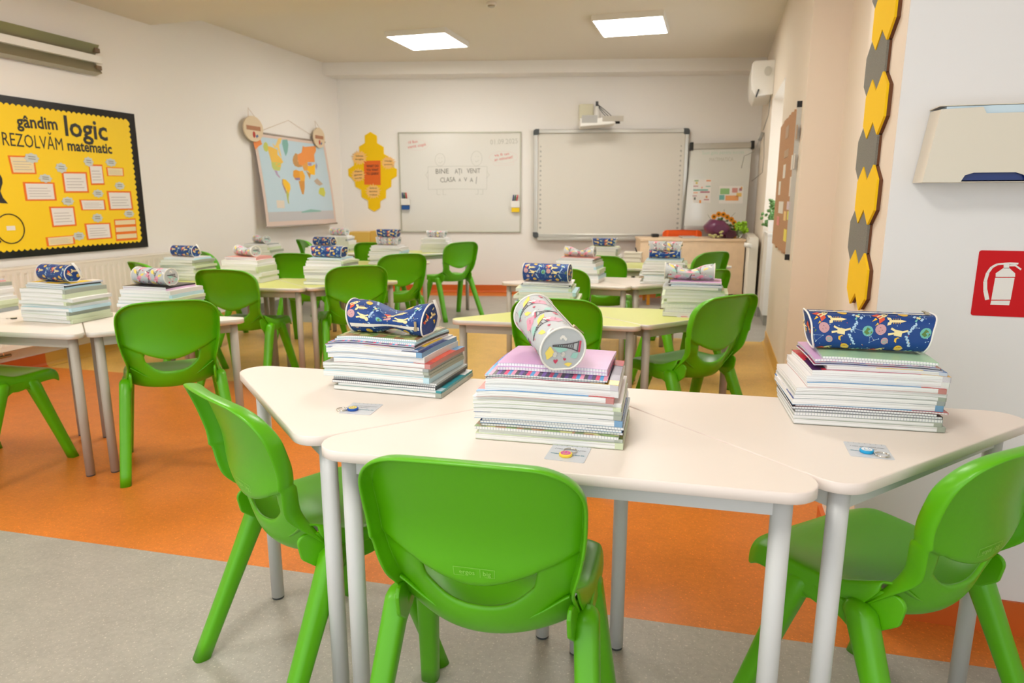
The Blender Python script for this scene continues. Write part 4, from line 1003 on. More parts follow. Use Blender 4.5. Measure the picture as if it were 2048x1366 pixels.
for i, nt_ in enumerate(notes):
    po = quad(*nt_[:4]); cx = sum(p[0] for p in po)/4; cz = sum(p[1] for p in po)/4
    lab = ['upper left', 'left, below the first note', 'with a pale blue lower half', 'tall, pink-white', 'small, upper right', 'wide and low, in the middle', 'large, right of the middle', 'thick-framed, lower left', 'lowest left strip', 'lower middle', 'striped, lower right'][i]
    mb = MB(); mb.prism(po, .021, .0225, 0, FL); n_o = put(mb, 'note', M['orange'], t)
    mb = MB(); k = .86; inn = [(cx+(p[0]-cx)*k, cz+(p[1]-cz)*(k-.02)) for p in po]
    if nt_[4] == 's':
        for j in range(3):
            a_ = .04+j*.32; e = lambda u, v: tuple(po[3][m]*(1-v)*(1-u)+po[2][m]*(1-v)*u+po[1][m]*v*u+po[0][m]*v*(1-u) for m in (0, 1))
            mb.prism([e(.04, a_+.06), e(.96, a_+.06), e(.96, a_+.26), e(.04, a_+.26)], .0225, .0235, 0, FL)
    else: mb.prism(inn, .0225, .0235, 0, FL)
    put(mb, 'paper', M['papery'] if nt_[4] in 'ys' else M['paper'], n_o)
    mb = MB()
    for r_ in range(4):
        if nt_[4] == 's': break
        v = .18+.17*r_; e = lambda u, v: tuple(inn[3][m]*(1-v)*(1-u)+inn[2][m]*(1-v)*u+inn[1][m]*v*u+inn[0][m]*v*(1-u) for m in (0, 1))
        mb.prism([e(.08, v), e(.88-.1*(r_ % 2), v), e(.88-.1*(r_ % 2), v+.035), e(.08, v+.035)], .0236, .0238, 0, FL)
    if nt_[4] != 's': put(mb, 'writing', mat('grey_writing', (188, 180, 176), .6), n_o)
cl = mat('cloud_card', (206, 212, 206), .5)
for cx, cy, w_, h_ in [(243, 532, 58, 40), (350, 690, 52, 34), (475, 608, 46, 40), (688, 560, 38, 38), (862, 566, 42, 32), (762, 808, 42, 32), (931, 748, 39, 31), (526, 868, 48, 34), (612, 1140, 46, 34), (757, 998, 42, 35), (1004, 966, 40, 30)]:
    a = q(cx-w_, cy); b = q(cx+w_, cy); c_ = q(cx, cy-h_); d_ = q(cx, cy+h_); ox_, oz_ = (a[0]+b[0])/2, (c_[1]+d_[1])/2; rx, rz_ = (b[0]-a[0])/2, (c_[1]-d_[1])/2
    P = [(ox_+rx*(1+.10*math.cos(8*th))*math.cos(th)*.93, oz_+rz_*(1+.10*math.cos(8*th))*math.sin(th)*.93) for th in [2*math.pi*i/48 for i in range(48)]]
    mb = MB(); mb.prism(P, .0238, .0250, 0, FL); cd = put(mb, 'cloud_label', cl, t)
    mb = MB()
    for j in (-1, 1): mb.prism([(ox_-rx*.45, oz_+j*rz_*.22), (ox_+rx*.5, oz_+j*rz_*.22-.002), (ox_+rx*.5, oz_+j*rz_*.22+.004), (ox_-rx*.45, oz_+j*rz_*.22+.006)], .0250, .0252, 0, FL)
    put(mb, 'writing', M['inkg'], cd)
mb = MB(); c_ = q(78, 1083); mb.tube([FL(c_[0]+.098*math.cos(2*math.pi*k/36), c_[1]+.098*math.sin(2*math.pi*k/36), .024) for k in range(37)], .0035, 6, cap=False)
mb.prism([(c_[0]-.085, c_[1]-.07), (c_[0]-.075, c_[1]-.082), (c_[0]-.25, c_[1]-.22), (c_[0]-.27, c_[1]-.20)], .021, .026, 0, FL); put(mb, 'magnifier_drawing', M['ink'], t)
mb = MB(); a = q(48, 1062); b = q(120, 1094); mb.prism([(a[0], b[1]), (b[0], b[1]), (b[0], a[1]), (a[0], a[1])], .021, .0225, 0, FL); put(mb, 'small_label', M['paper'], t)
mb = MB(); P = [q(-2, 660), q(14, 690), q(18, 725), q(8, 760), q(0, 790), q(20, 840), q(60, 886), q(20, 884), q(-20, 880), q(-60, 860), q(-80, 800), q(-85, 730), q(-60, 680)]
mb.prism(P, .021, .0235, 0, FL); put(mb, 'black_silhouette', M['ink'], t)

# fluorescent reflector above the board
t = empty('fluorescent_fitting', 'unlit twin reflector fluorescent fitting high on the left wall', 'wall lamp', (XL, 3.0, 2.22))
mb = MB(); LL = 1.37; G = lambda y, z, x: (x, y, z)
sec = [(0.02, .115), (.085, .10), (.035, .03), (.035, -.03), (.085, -.10), (.02, -.115)]
rings = [[(x, y, z) for x, z in sec]+[(x-.004, y, z) for x, z in reversed(sec)] for y in (-.4, LL)]
mb.loft(rings, smooth=False); mb.box(0, .03, -.4, LL, -.03, .03); mb.build('reflector', mat('worn_reflector', (168, 164, 142), .3, .8), t)
mb = MB(); mb.box(.031, .068, -.4, LL+.03, -.027, .027); mb.build('housing', M['wplastic'], t, bevel=.003)
for z_ in (-.062, .062):
    mb = MB(); mb.box(.03, .075, LL-.03, LL+.012, z_-.016, z_+.016); mb.build('tube_holder', mat('brown_lamp_holder', (120, 98, 70), .5), t, bevel=.003)

# radiator under it
def radiator(name, label, F, a0, a1, z0, z1, c0, c1, n):
    t = empty(name, label, 'radiator', F(a0, 0, 0)); mb = MB()
    st = (a1-a0)/n; P = []
    for i in range(n): P += [(a0+st*(i+.08), c1-.006), (a0+st*(i+.22), c1), (a0+st*(i+.62), c1), (a0+st*(i+.76), c1-.006)]
    P = P+[(a1, c1-.006), (a1, c1-.02), (a0, c1-.02)]
    mb.loft([[F(a, z0+.03, c) for a, c in P], [F(a, z1-.03, c) for a, c in P]], smooth=False); fbox(mb, F, a0, a1, z1-.045, z1-.012, c1-.022, c1-.002); fbox(mb, F, a0, a1, z0, z0+.035, c1-.022, c1-.002)
    fbox(mb, F, a0, a1, z0, z1-.012, c0, c0+.02); put(mb, 'panel', M['radiator'], t)
    mb = MB(); fbox(mb, F, a0-.002, a1+.002, z1-.014, z1, c0, c1); put(mb, 'top_grille', M['radiator'], t, bevel=.003)
    for a in (a0, a1):
        mb = MB(); fbox(mb, F, min(a, a-.003), max(a, a+.003), z0, z1, c0, c1-.004); put(mb, 'side_cover', M['radiator'], t)
    return t
t = radiator('radiator', 'long white ribbed radiator on the left wall under the yellow board', FL, 3.05, 5.15, .20, .74, .04, .145, 42)
mb = MB(); mb.tube([FL(2.98, .16, .09), FL(3.35, .16, .09)], .011, 10); mb.tube([FL(3.3, .16, .09), FL(3.3, .21, .09)], .009, 10); mb.tube([FL(3.02, .16, .09), FL(3.02, .0, .09)], .009, 10); mb.ball(FL(3.22, .16, .09), .022); put(mb, 'valve', M['chrome'], t)

# ------------------------------------------------------------------ left wall: world map with two round name signs
t = empty('world_map', 'rolled-down political world map hanging by a string on the left wall', 'map', (XL, 6.9, 2.0))
def mq(x, y):      # crop pixel -> (u, v) on the sheet, v measured down
    a, b = FL.px(480+x/5.2537, 210+y/5.2537, .05); return a, b
A0, A1, Z0, Z1 = 6.19, 7.55, .90, 1.86
def FM(a, b, c=0):      # the sheet bellies away from the wall towards its foot
    v = (Z1-b)/(Z1-Z0); cc = .022+.10*math.sin(min(1, max(0, v))*1.3)-.018*math.sin((a-A0)*4.2)*v; return FL(a, b, cc+c)
mb = MB(); N1, N2 = 14, 14
fr = [[FM(A0+(A1-A0)*i/N1, Z1-(Z1-Z0)*j/N2) for i in range(N1+1)] for j in range(N2+1)]
vs = [p for r in fr for p in r]+[p-Vector((.0015, 0, 0)) for r in fr for p in r]; m_ = len(vs)//2; w_ = N1+1
fs = [(j*w_+i, j*w_+i+1, (j+1)*w_+i+1, (j+1)*w_+i) for j in range(N2) for i in range(N1)]; fs += [tuple(m_+k for k in reversed(f)) for f in fs]
mb.add(vs, fs, 0, True); put(mb, 'paper_border', mat('map_margin', (222, 200, 188), .5), t)
def mpoly(pts, name, col, lift=.0012, frac=False):
    mb = MB(); n = len(pts)
    P = pts if frac else [mq(*p) for p in pts]
    # triangulate through a fine fan so it follows the curved sheet
    bm = bmesh.new(); vv = [bm.verts.new((p[0], p[1], 0)) for p in P]; bm.faces.new(vv)
    bmesh.ops.triangulate(bm, faces=bm.faces[:]); bmesh.ops.subdivide_edges(bm, edges=bm.edges[:], cuts=3, use_grid_fill=True); bmesh.ops.triangulate(bm, faces=bm.faces[:])
    bm.verts.index_update(); mb.add([FM(v.co.x, v.co.y, lift) for v in bm.verts], [[v.index for v in f.verts] for f in bm.faces], 0); bm.free()
    return put(mb, name, mat('map_'+name, col, .45), t, fix=False)
def mgrid(a0, a1, z0, z1, name, col, lift):
    mb = MB(); n = 20; vs = [FM(a0+(a1-a0)*i/n, z0+(z1-z0)*j/n, lift) for j in range(n+1) for i in range(n+1)]
    mb.add(vs, [(j*(n+1)+i, j*(n+1)+i+1, (j+1)*(n+1)+i+1, (j+1)*(n+1)+i) for j in range(n) for i in range(n)], 0, True); put(mb, name, mat('map_'+name, col, .45), t, fix=False)
mgrid(A0+.045, A1-.045, Z0+.155, Z1-.04, 'ocean', (192, 214, 226), .0016)
mgrid(A0+.045, A1-.045, Z0+.055, Z0+.155, 'flag_table', (196, 194, 196), .0018)
for nm, col, pts in [
 ('north_america', (236, 190, 80), [(300, 430), (340, 440), (400, 470), (395, 520), (430, 560), (450, 600), (425, 620), (420, 650), (380, 650), (330, 625), (312, 540), (300, 480)]),
 ('alaska', (200, 206, 100), [(262, 400), (285, 388), (302, 410), (302, 470), (285, 492), (258, 478), (250, 440)]),
 ('arctic_islands', (238, 204, 120), [(350, 400), (380, 430), (420, 350), (458, 345), (440, 400), (420, 420), (430, 500), (440, 570), (415, 520), (400, 450), (370, 450)]),
 ('united_states', (196, 204, 112), [(322, 598), (380, 602), (425, 612), (420, 650), (405, 690), (380, 690), (340, 680), (325, 650)]),
 ('mexico', (178, 158, 190), [(345, 684), (375, 692), (382, 725), (405, 760), (395, 768), (365, 735)]),
 ('greenland', (128, 180, 172), [(462, 365), (515, 362), (520, 420), (505, 490), (480, 540), (465, 480), (455, 410)]),
 ('south_america', (246, 196, 50), [(430, 776), (460, 785), (500, 830), (503, 880), (480, 935), (460, 900), (440, 860), (425, 820)]),
 ('andes', (176, 140, 140), [(420, 780), (434, 780), (432, 840), (450, 880), (462, 930), (452, 930), (430, 870), (418, 830)]),
 ('argentina', (190, 196, 100), [(455, 895), (485, 932), (475, 985), (480, 1040), (468, 1030), (458, 960)]),
 ('europe', (196, 148, 90), [(548, 580), (560, 540), (585, 505), (605, 515), (600, 590), (635, 620), (640, 650), (600, 655), (565, 640), (552, 615)]),
 ('russia', (238, 150, 74), [(605, 520), (650, 500), (670, 430), (690, 440), (730, 436), (805, 430), (806, 480), (780, 520), (775, 600), (700, 600), (650, 640), (610, 628), (600, 570)]),
 ('kazakh_steppe', (228, 164, 80), [(640, 632), (700, 598), (700, 640), (690, 690), (655, 690)]),
 ('china', (250, 190, 30), [(690, 640), (740, 640), (778, 620), (768, 690), (760, 735), (720, 730), (690, 690)]),
 ('mongolia', (172, 150, 186), [(702, 610), (740, 608), (738, 638), (706, 636)]),
 ('india', (206, 150, 60), [(672, 690), (720, 725), (705, 780), (690, 735)]),
 ('west_africa', (230, 158, 50), [(545, 690), (575, 680), (606, 695), (606, 770), (560, 790), (538, 745)]),
 ('east_africa', (238, 176, 60), [(606, 695), (640, 690), (660, 745), (650, 800), (606, 800)]),
 ('congo', (150, 130, 170), [(552, 768), (606, 765), (606, 790), (565, 790)]),
 ('southern_africa', (214, 150, 70), [(590, 798), (650, 795), (645, 870), (630, 940), (615, 935), (600, 870)]),
 ('australia', (204, 206, 90), [(785, 900), (800, 870), (840, 868), (853, 920), (838, 965), (800, 945), (782, 930)]),
 ('pacific_corner', (238, 140, 70), [(150, 362), (230, 358), (242, 412), (205, 432), (160, 470), (152, 420)]),
 ('antarctica', (140, 186, 176), [(600, 1120), (690, 1095), (790, 1108), (790, 1120), (600, 1132)]),
 ('inset_box', (226, 214, 200), [(345, 1000), (430, 1004), (432, 1085), (348, 1082)]),
 ('east_asia', (160, 160, 190), [(788, 600), (800, 640), (785, 680), (775, 650)]), ('indonesia', (190, 170, 150), [(745, 800), (780, 770), (835, 830), (800, 850), (765, 830)])]:
    mpoly(pts, nm, col, .0030)
for b_, nm in ((Z1, 'top_rod'), (Z0, 'bottom_rod')):
    mb = MB(); P_ = FM(A0, b_), FM(A1, b_); mb.tube([P_[0]-Vector((0, .015, 0)), P_[1]+Vector((0, .015, 0))], .010, 10); put(mb, nm, mat('map_rod', (170, 158, 146), .4), t)
mb = MB(); mb.tube([FM(A0+.08, Z1), FL(6.86, 2.04, .006), FM(A1-.06, Z1)], .002, 5); put(mb, 'string', mat('string', (206, 180, 150), .8), t)
for px_, py_, rx, rz_, lab, nm in [(145, 250, .155, .125, 'round wooden name sign over the upper left corner of the map', 'rope_left'), (835, 345, .12, .115, 'smaller round wooden name sign over the upper right corner of the map', 'r')]:
    c = FL.px(480+px_/5.2537, 210+py_/5.2537, .06)
    t2 = empty('round_name_sign', lab, 'wall sign', FL(c[0], c[1], .05))
    mb = MB(); mb.tube([FL(c[0], c[1], .046), FL(c[0], c[1], .058)], [1, 1], 4)
    mb = MB(); mb.prism(arc_poly(c[0], c[1], rx, rz_, 36), .046, .058, 0, FL); put(mb, 'wooden_disc', mat('pale_plywood', (224, 204, 172), .6), t2)
    mb = MB(); mb.prism([(c[0]-rx*.72, c[1]-rz_*.12), (c[0]+rx*.72, c[1]-rz_*.12), (c[0]+rx*.72, c[1]+rz_*.22), (c[0]-rx*.72, c[1]+rz_*.22)], .058, .0592, 0, FL); put(mb, 'brown_band', mat('painted_brown', (178, 124, 92), .6), t2)
    mb = MB(); mb.prism(arc_poly(c[0], c[1]-rz_*.45, rx*.13, rz_*.25, 14), .058, .060, 0, FL); put(mb, 'red_figure', mat('painted_red', (190, 64, 56), .6), t2)
    mb = MB(); mb.prism([(c[0]+rx*.25, c[1]-rz_*.7), (c[0]+rx*.45, c[1]-rz_*.55), (c[0]+rx*.35, c[1]-rz_*.4), (c[0]+rx*.15, c[1]-rz_*.55)], .058, .0595, 0, FL); put(mb, 'blue_figure', mat('painted_blue', (80, 110, 160), .6), t2)
    mb = MB(); mb.tube([FL(c[0]-rx*.4, c[1]+rz_*.85, .05), FL(c[0], c[1]+rz_+.08, .01), FL(c[0]+rx*.4, c[1]+rz_*.85, .05)], .0018, 5); put(mb, 'string', MATS['string'], t2)

# ------------------------------------------------------------------ back wall
def pix(F, pts, off, ox, oy, k): return [F.px(ox+x/k, oy+y/k, off) for x, y in pts]
# yellow honeycomb with the orange sheet and four bursts
t = empty('honeycomb_display', 'yellow honeycomb shaped felt display with orange sheet beside the whiteboard', 'wall display', FB(.4, 1.5))
hexo = pix(FB, [(392, 68), (492, 128), (496, 242), (600, 304), (602, 410), (700, 470), (704, 590), (806, 650), (804, 760), (720, 812), (718, 925), (636, 975), (634, 1100), (548, 1152), (544, 1256), (455, 1312), (362, 1260), (358, 1142), (258, 1088), (250, 975), (160, 925), (150, 850), (100, 790), (52, 755), (46, 650), (136, 592), (134, 480), (220, 410), (216, 298), (308, 240), (306, 124)], .02, 690, 255, 7.809)
mb = MB(); mb.prism(hexo[::-1], 0, .012, 0, FB); put(mb, 'honeycomb', M['felty'], t)
mb = MB(); mb.prism(pix(FB, [(290, 520), (552, 514), (556, 900), (300, 892)], .02, 690, 255, 7.809)[::-1], .012, .0135, 0, FB); os_ = put(mb, 'orange_sheet', mat('orange_red_paper', (232, 104, 16), .6), t)
mb = MB()
for tx, y_ in (('WHAT DO', 622), ('YOU WANT', 682), ('TO LEARN?', 740)): a, b = pix(FB, [(335, y_), (522, y_-4)], .02, 690, 255, 7.809); wtext(mb, tx, FB, a, b, size=.042, c=.0140, bold=.0016)
put(mb, 'lettering', mat('brown_ink', (110, 50, 20), .6), os_)
for cx, cy, r1, lines in [(222, 472, 118, ('Ideas', 'thoughts')), (672, 552, 108, ('Help', 'questions')), (205, 745, 108, ('Plans', 'games', 'words')), (438, 1000, 118, ('Sentences', 'expressions', 'rules'))]:
    P = []
    for i in range(36):
        th = 2*math.pi*i/36; r_ = r1*(1.08 if i % 2 else .76)*(1+.10*math.sin(i*2.3)); P.append((cx+r_*math.cos(th), cy-r_*math.sin(th)*.95))
    mb = MB(); mb.prism(pix(FB, P, .02, 690, 255, 7.809), .0137, .0150, 0, FB); bo = put(mb, 'burst_card', mat('peach_paper', (248, 196, 116), .6), t)
    mb = MB()
    for j, tx in enumerate(lines): yy = cy-(len(lines)-1)*26+j*52+8; a, b = pix(FB, [(cx-55-8*(j == 1), yy), (cx+55+8*(j == 1), yy-(10 if cx < 210 else 0))], .02, 690, 255, 7.809); wtext(mb, tx, FB, a, b, size=.026, c=.0155, bold=.0004)
    put(mb, 'writing', MATS['brown_ink'], bo)

# written whiteboard
t = empty('whiteboard', 'whiteboard with a handwritten welcome and marker holders on the back wall', 'whiteboard', FB(1.5, 1.4))
WL, WR_, WB, WT = .755, 2.280, .780, 1.998
mb = MB(); fbox(mb, FB, WL, WR_, WB, WT, .0, .016); put(mb, 'panel', M['board'], t)
for a0, a1, z0, z1 in [(WL-.008, WR_+.008, WT-.008, WT+.008), (WL-.008, WR_+.008, WB-.008, WB+.008), (WL-.008, WL+.008, WB, WT), (WR_-.008, WR_+.008, WB, WT)]:
    mb = MB(); fbox(mb, FB, a0, a1, z0, z1, 0, .024); put(mb, 'frame_rail', mat('board_frame', (188, 186, 168), .4, .4), t, bevel=.002)
wq = lambda *p: pix(FB, list(p), .017, 795, 255, 6.208)
def wline(mb, pts, wd=.004, c=.0164):
    P = wq(*pts)
    for a, b in zip(P, P[1:]):
        if math.hypot(a[0]-b[0], a[1]-b[1]) > 1e-5: mb.prism(bar(*a, *b, wd), c, c+.0004, 0, FB)
mb = MB()
for tx, p0, p1, sz in [('BINE', (470, 575), (630, 570), .085), ('AȚI', (712, 572), (800, 568), .080), ('VENIT', (862, 568), (1028, 566), .085), ('CLASA', (530, 682), (718, 672), .085), ('A', (758, 672), (788, 672), .06), ('V', (826, 668), (864, 668), .07), ('A', (900, 676), (938, 676), .075)]:
    a, b = wq(p0, p1); wtext(mb, tx, FB, a, b, size=sz, c=.0165, bold=.0006)
wline(mb, [(984, 612), (974, 700)], .007); put(mb, 'black_lettering', mat('black_marker', (128, 124, 112), .5), t)
mb = MB()
a, b = wq((1150, 212), (1492, 196)); wtext(mb, '01.09.2025', FB, a, b, size=.085, c=.0165, bold=0)
wline(mb, [(378, 486), (750, 480), (1112, 484), (1108, 768), (750, 762), (382, 770), (378, 486)])
for cx, cy, rx, ry in [(528, 400, 62, 78), (982, 385, 68, 92)]:
    wline(mb, [(cx+rx*math.cos(R_(15*i)), cy+ry*math.sin(R_(15*i))) for i in range(25)]); wline(mb, [(cx-18, cy+30), (cx, cy+44), (cx+30, cy+20)]); wline(mb, [(cx-20, cy-22), (cx-8, cy-24)]); wline(mb, [(cx+12, cy-22), (cx+28, cy-24)])
wline(mb, [(378, 545), (350, 590), (380, 640)]); wline(mb, [(1112, 545), (1140, 590), (1100, 635)])
for x in (490, 565): wline(mb, [(x, 768), (x, 835), (x+40, 835)])
for x in (1000, 1060): wline(mb, [(x, 768), (x, 830), (x-35, 830)])
put(mb, 'pencil_drawing', mat('grey_marker', (186, 184, 170), .5), t)
mb = MB()
for tx, p0, p1, sz in [('10 Bun', (130, 205), (240, 188), .045), ('venit copii', (130, 262), (352, 225), .052), ('va fi un', (1205, 362), (1385, 338), .045), ('an minunat!', (1205, 418), (1430, 380), .048)]:
    a, b = wq(p0, p1); wtext(mb, tx, FB, a, b, size=sz, c=.0165, bold=.0006)
put(mb, 'red_lettering', M['inkr'], t)
mb = MB()
wline(mb, [(240+140*math.cos(R_(15*i)), 218+66*math.sin(R_(15*i))) for i in range(25)], .003); wline(mb, [(1316+178*math.cos(R_(15*i)), 370+74*math.sin(R_(15*i))) for i in range(25)], .003); wline(mb, [(1440, 400), (1440, 465), (1200, 470), (1190, 440)], .003)
put(mb, 'speech_bubbles', mat('pale_red_marker', (222, 196, 188), .5), t)
for side, ax, az, bodyc, lab in [('l', .822, 1.12, M['blue'], 'pen holder with blue front on the left of the whiteboard'), ('r', 2.218, 1.09, M['yellow'], 'pen holder with yellow front on the right of the whiteboard')]:
    t2 = empty('marker_holder', lab, 'pen holder', FB(ax, az, .02))
    mb = MB(); fbox(mb, FB, ax-.055, ax+.055, az-.005, az+.075, .0245, .07); put(mb, 'tray', M['wplastic'], t2, bevel=.004)
    mb = MB(); fbox(mb, FB, ax-.05, ax+.05, az-.062, az-.006, .0245, .06); put(mb, 'sponge', bodyc, t2, bevel=.003)
    for i, cc in enumerate([M['navy'], mat('green_marker_cap', (30, 100, 60), .4), mat('red_marker_cap', (200, 40, 40), .4)]):
        x_ = ax-.03+i*.022; mb = MB()
        mb.tube([FB(x_, az+.0755, .045), FB(x_+(-.006 if side == 'l' else .008)+(.0 if side == 'l' else i*.004), az+.15, .045)], .008, 10)
        tag(put(mb, 'marker_pen', cc, None), [['blue marker', 'green marker', 'red marker'][i]+' standing in the '+('left' if side == 'l' else 'right')+' pen holder of the whiteboard'][0], 'marker', 'markers in the whiteboard pen holders')

# interactive board
t = empty('interactive_whiteboard', 'big interactive whiteboard with thick aluminium frame on the back wall', 'whiteboard', FB(3.4, 1.4))
IL, IR, IB, IT = 2.445, 4.325, .715, 2.022
mb = MB(); fbox(mb, FB, IL, IR, IB, IT, .03, .05); put(mb, 'screen', M['screen'], t)
for a0, a1, z0, z1 in [(IL, IR, IT-.045, IT), (IL, IR, IB, IB+.045), (IL, IL+.045, IB+.045, IT-.045), (IR-.045, IR, IB+.045, IT-.045)]:
    mb = MB(); fbox(mb, FB, a0, a1, z0, z1, .0, .075); put(mb, 'frame_rail', M['alu'], t, bevel=.006)
for a, z in [(IL, IB), (IR, IB), (IL, IT), (IR, IT)]:
    sa, sz_ = (1 if a == IL else -1), (1 if z == IB else -1)
    P = [(a-sa*.006, z-sz_*.006+sz_*.03), (a-sa*.006+sa*.009, z-sz_*.006+sz_*.009), (a-sa*.006+sa*.03, z-sz_*.006), (a+sa*.065, z-sz_*.006), (a+sa*.065, z+sz_*.048), (a+sa*.048, z+sz_*.065), (a-sa*.006, z+sz_*.065)]
    if sa*sz_ < 0: P = P[::-1]
    mb = MB(); mb.prism(P, 0, .082, 0, FB); put(mb, 'corner_cap', M['dark'], t)
mb = MB()
for ax in (IL+.085, IR-.085):
    for i in range(18):
        z = IT-.20-i*.058; r_ = random.Random(i+7)
        w1 = r_.uniform(.008, .018); hgt = r_.uniform(.006, .016)
        mb.prism(arc_poly(ax, z, w1, hgt, 7, r_.random()*3), .0502, .0507, 0, FB)
put(mb, 'menu_icons', mat('icon_grey', (176, 172, 162), .5), t)
mb = MB(); fbox(mb, FB, IL+.05, IR-.05, IB-.035, IB, .02, .12); put(mb, 'pen_tray', M['alu'], t, bevel=.004)
# projector on its bracket above the board
t = empty('projector', 'white short throw projector on a wall bracket above the interactive board', 'projector', FB(3.2, 2.1, .2))
pp = lambda x, y, off: FB.px(780+x/3.2, 180+y/3.2, off)
mb = MB(); a, b = pp(1212, 92, .05), pp(1300, 190, .05); fbox(mb, FB, a[0], b[0], b[1]-.06, a[1], 0, .09); put(mb, 'wall_plate', mat('bracket_cream', (226, 220, 190), .5), t, bevel=.01)
a, b = pp(1212, 245, .3), pp(1450, 180, .3)
mb = MB(); P = [(a[0], a[1]), (b[0]-.02, a[1]+.035), (b[0]-.05, a[1]+.1), (a[0]+.0, b[1]-.01)]; mb.prism(P, .12, .46, 0, FB); put(mb, 'body', M['wplastic'], t, bevel=.012)
mb = MB(); fbox(mb, FB, a[0]+.02, a[0]+.20, a[1]+.045, a[1]+.13, .461, .464); put(mb, 'vent', mat('vent_grey', (176, 174, 168), .6), t)
mb = MB(); fbox(mb, FB, a[0]+.26, a[0]+.5, a[1]+.06, a[1]+.12, .461, .466); put(mb, 'lens_window', mat('smoky_glass', (186, 178, 164), .15), t)
c = pp(1325, 160, .2); mb = MB(); mb.tube([FB(c[0], c[1]-.06, .2), FB(c[0], c[1]+.10, .2)], [.05, .025], 14); put(mb, 'mount_cone', M['wplastic'], t)
s0 = pp(1325, 90, .2); mb = MB(); fbox(mb, FB, s0[0]-.016, s0[0]+.016, s0[1]-.035, s0[1]+.03, .18, .21); put(mb, 'cable_clamp', M['black'], t)
e0 = pp(1450, 205, .3); mb = MB()
for k in range(3):
    mid1 = ((s0[0]+e0[0])/2-.02*k, (s0[1]+e0[1])/2-.03*k+.02); P = []
    for i in range(13):
        u = i/12; P.append(FB((1-u)**2*s0[0]+2*u*(1-u)*mid1[0]+u*u*e0[0], (1-u)**2*s0[1]+2*u*(1-u)*mid1[1]+u*u*e0[1]-.012*k*u, .2+.14*u))
    mb.tube(P, .0045, 6)
fbox(mb, FB, e0[0]-.02, e0[0]+.035, e0[1]-.022, e0[1]+.012, .32, .35); put(mb, 'cables', M['black'], t)

# flip chart leaning behind the teacher desk
FF = Frame(FB(0, 0, .26), BD, (BN+Vector((0, 0, .10))).normalized(), Vector((0, 0, 1))-BN*.10)
t = empty('flip_chart', 'mobile flip chart whiteboard with magnets and two printed sheets', 'flip chart', FB(4.6, 0, .42))
fp = lambda x, y: FF.px(1360+x/6.506, 270+y/6.506, 0)
c1, c2, c3, c4 = fp(45, 1215), fp(840, 1215), fp(930, 190), fp(140, 205)
a0_, a1_ = (c1[0]+c4[0])/2+.0, (c2[0]+c3[0])/2
mb = MB(); mb.prism([c1, c2, c3, c4], 0, .016, 0, FF); put(mb, 'panel', mat('flip_enamel', (222, 222, 214), .14, coat=.4), t)
mb = MB(); q0, q1 = fp(145, 205), fp(935, 185); mb.prism([(q0[0], q0[1]-.005), (q1[0], q1[1]-.005), (q1[0], q1[1]+.06), (q0[0], q0[1]+.06)], -.002, .04, 0, FF); put(mb, 'clamp_bar', M['alu'], t, bevel=.004)
for qq in (q0, q1): mb = MB(); fbox(mb, FF, qq[0]-.02, qq[0]+.018, qq[1]-.02, qq[1]+.075, -.004, .05); put(mb, 'hook', M['black'], t, bevel=.004)
mb = MB(); fbox(mb, FF, c1[0], c2[0], c1[1]-.03, c1[1]+.02, .0, .07); put(mb, 'pen_tray', M['alu'], t)
mb = MB(); mb.tube([FF((c1[0]+c2[0])/2, c1[1], -.02), FB((c1[0]+c2[0])/2, .05, .26)], .02, 10); mb.tube([FB(c1[0]+.1, .04, .26), FB(c2[0]-.1, .04, .26)], .02, 10)
for aa in (c1[0]+.1, c2[0]-.1): mb.tube([FB(aa, .04, .08), FB(aa, .04, .40)], .018, 8); mb.ball(FB(aa, .025, .08), .022); mb.ball(FB(aa, .025, .40), .022)
put(mb, 'stand', M['alu'], t)
mb = MB(); wtext(mb, 'MATEMATICA', FF, fp(375, 365), fp(685, 358), size=.062, c=.0166, bold=0); put(mb, 'grey_writing', MATS['grey_marker'], t)
mb = MB(); wtext(mb, 'Sunt gata pentru succes', FF, fp(280, 275), fp(825, 262), size=.055, c=.0166, bold=0); put(mb, 'pale_green_writing', mat('pale_green_marker', (186, 208, 192), .5), t)
def chip(rects, name, lab=None):
    for x0, y0_, x1, y1_, col in rects:
        a, b = fp(x0, y1_), fp(x1, y0_); mb = MB(); fbox(mb, FF, a[0], b[0], a[1], b[1], .0172, .0182); put(mb, name, mat('sticker_%d_%d_%d' % col, col, .5), t)
a, b = fp(160, 895), fp(402, 598); mb = MB(); fbox(mb, FF, a[0], b[0], a[1], b[1], .0162, .0170); put(mb, 'printed_sheet', M['paper'], t)
a, b = fp(500, 905), fp(820, 680); mb = MB(); fbox(mb, FF, a[0], b[0], a[1], b[1], .0162, .0170); put(mb, 'printed_sheet', M['paper'], t)
chip([(182, 603, 238, 622, (160, 190, 150)), (200, 630, 226, 654, (220, 200, 100)), (338, 603, 398, 622, (236, 160, 120)), (170, 678, 232, 688, (180, 110, 120)), (330, 680, 392, 690, (120, 180, 165)), (168, 724, 360, 740, (90, 176, 160)), (258, 748, 382, 768, (190, 120, 135)), (170, 760, 226, 774, (240, 180, 140)), (160, 804, 214, 812, (170, 100, 110)), (176, 826, 200, 858, (110, 110, 100)), (328, 806, 352, 834, (220, 150, 90)), (306, 850, 372, 862, (190, 110, 120)), (246, 862, 270, 900, (240, 150, 60)), (272, 690, 290, 712, (230, 160, 130)),
 (516, 712, 640, 786, (150, 196, 130)), (672, 706, 744, 766, (214, 150, 140)), (728, 770, 796, 818, (240, 200, 110)), (504, 796, 574, 858, (120, 184, 176)), (584, 802, 756, 868, (240, 170, 110)), (764, 706, 800, 742, (180, 120, 130)), (786, 690, 806, 720, (236, 180, 90))], 'coloured_block')

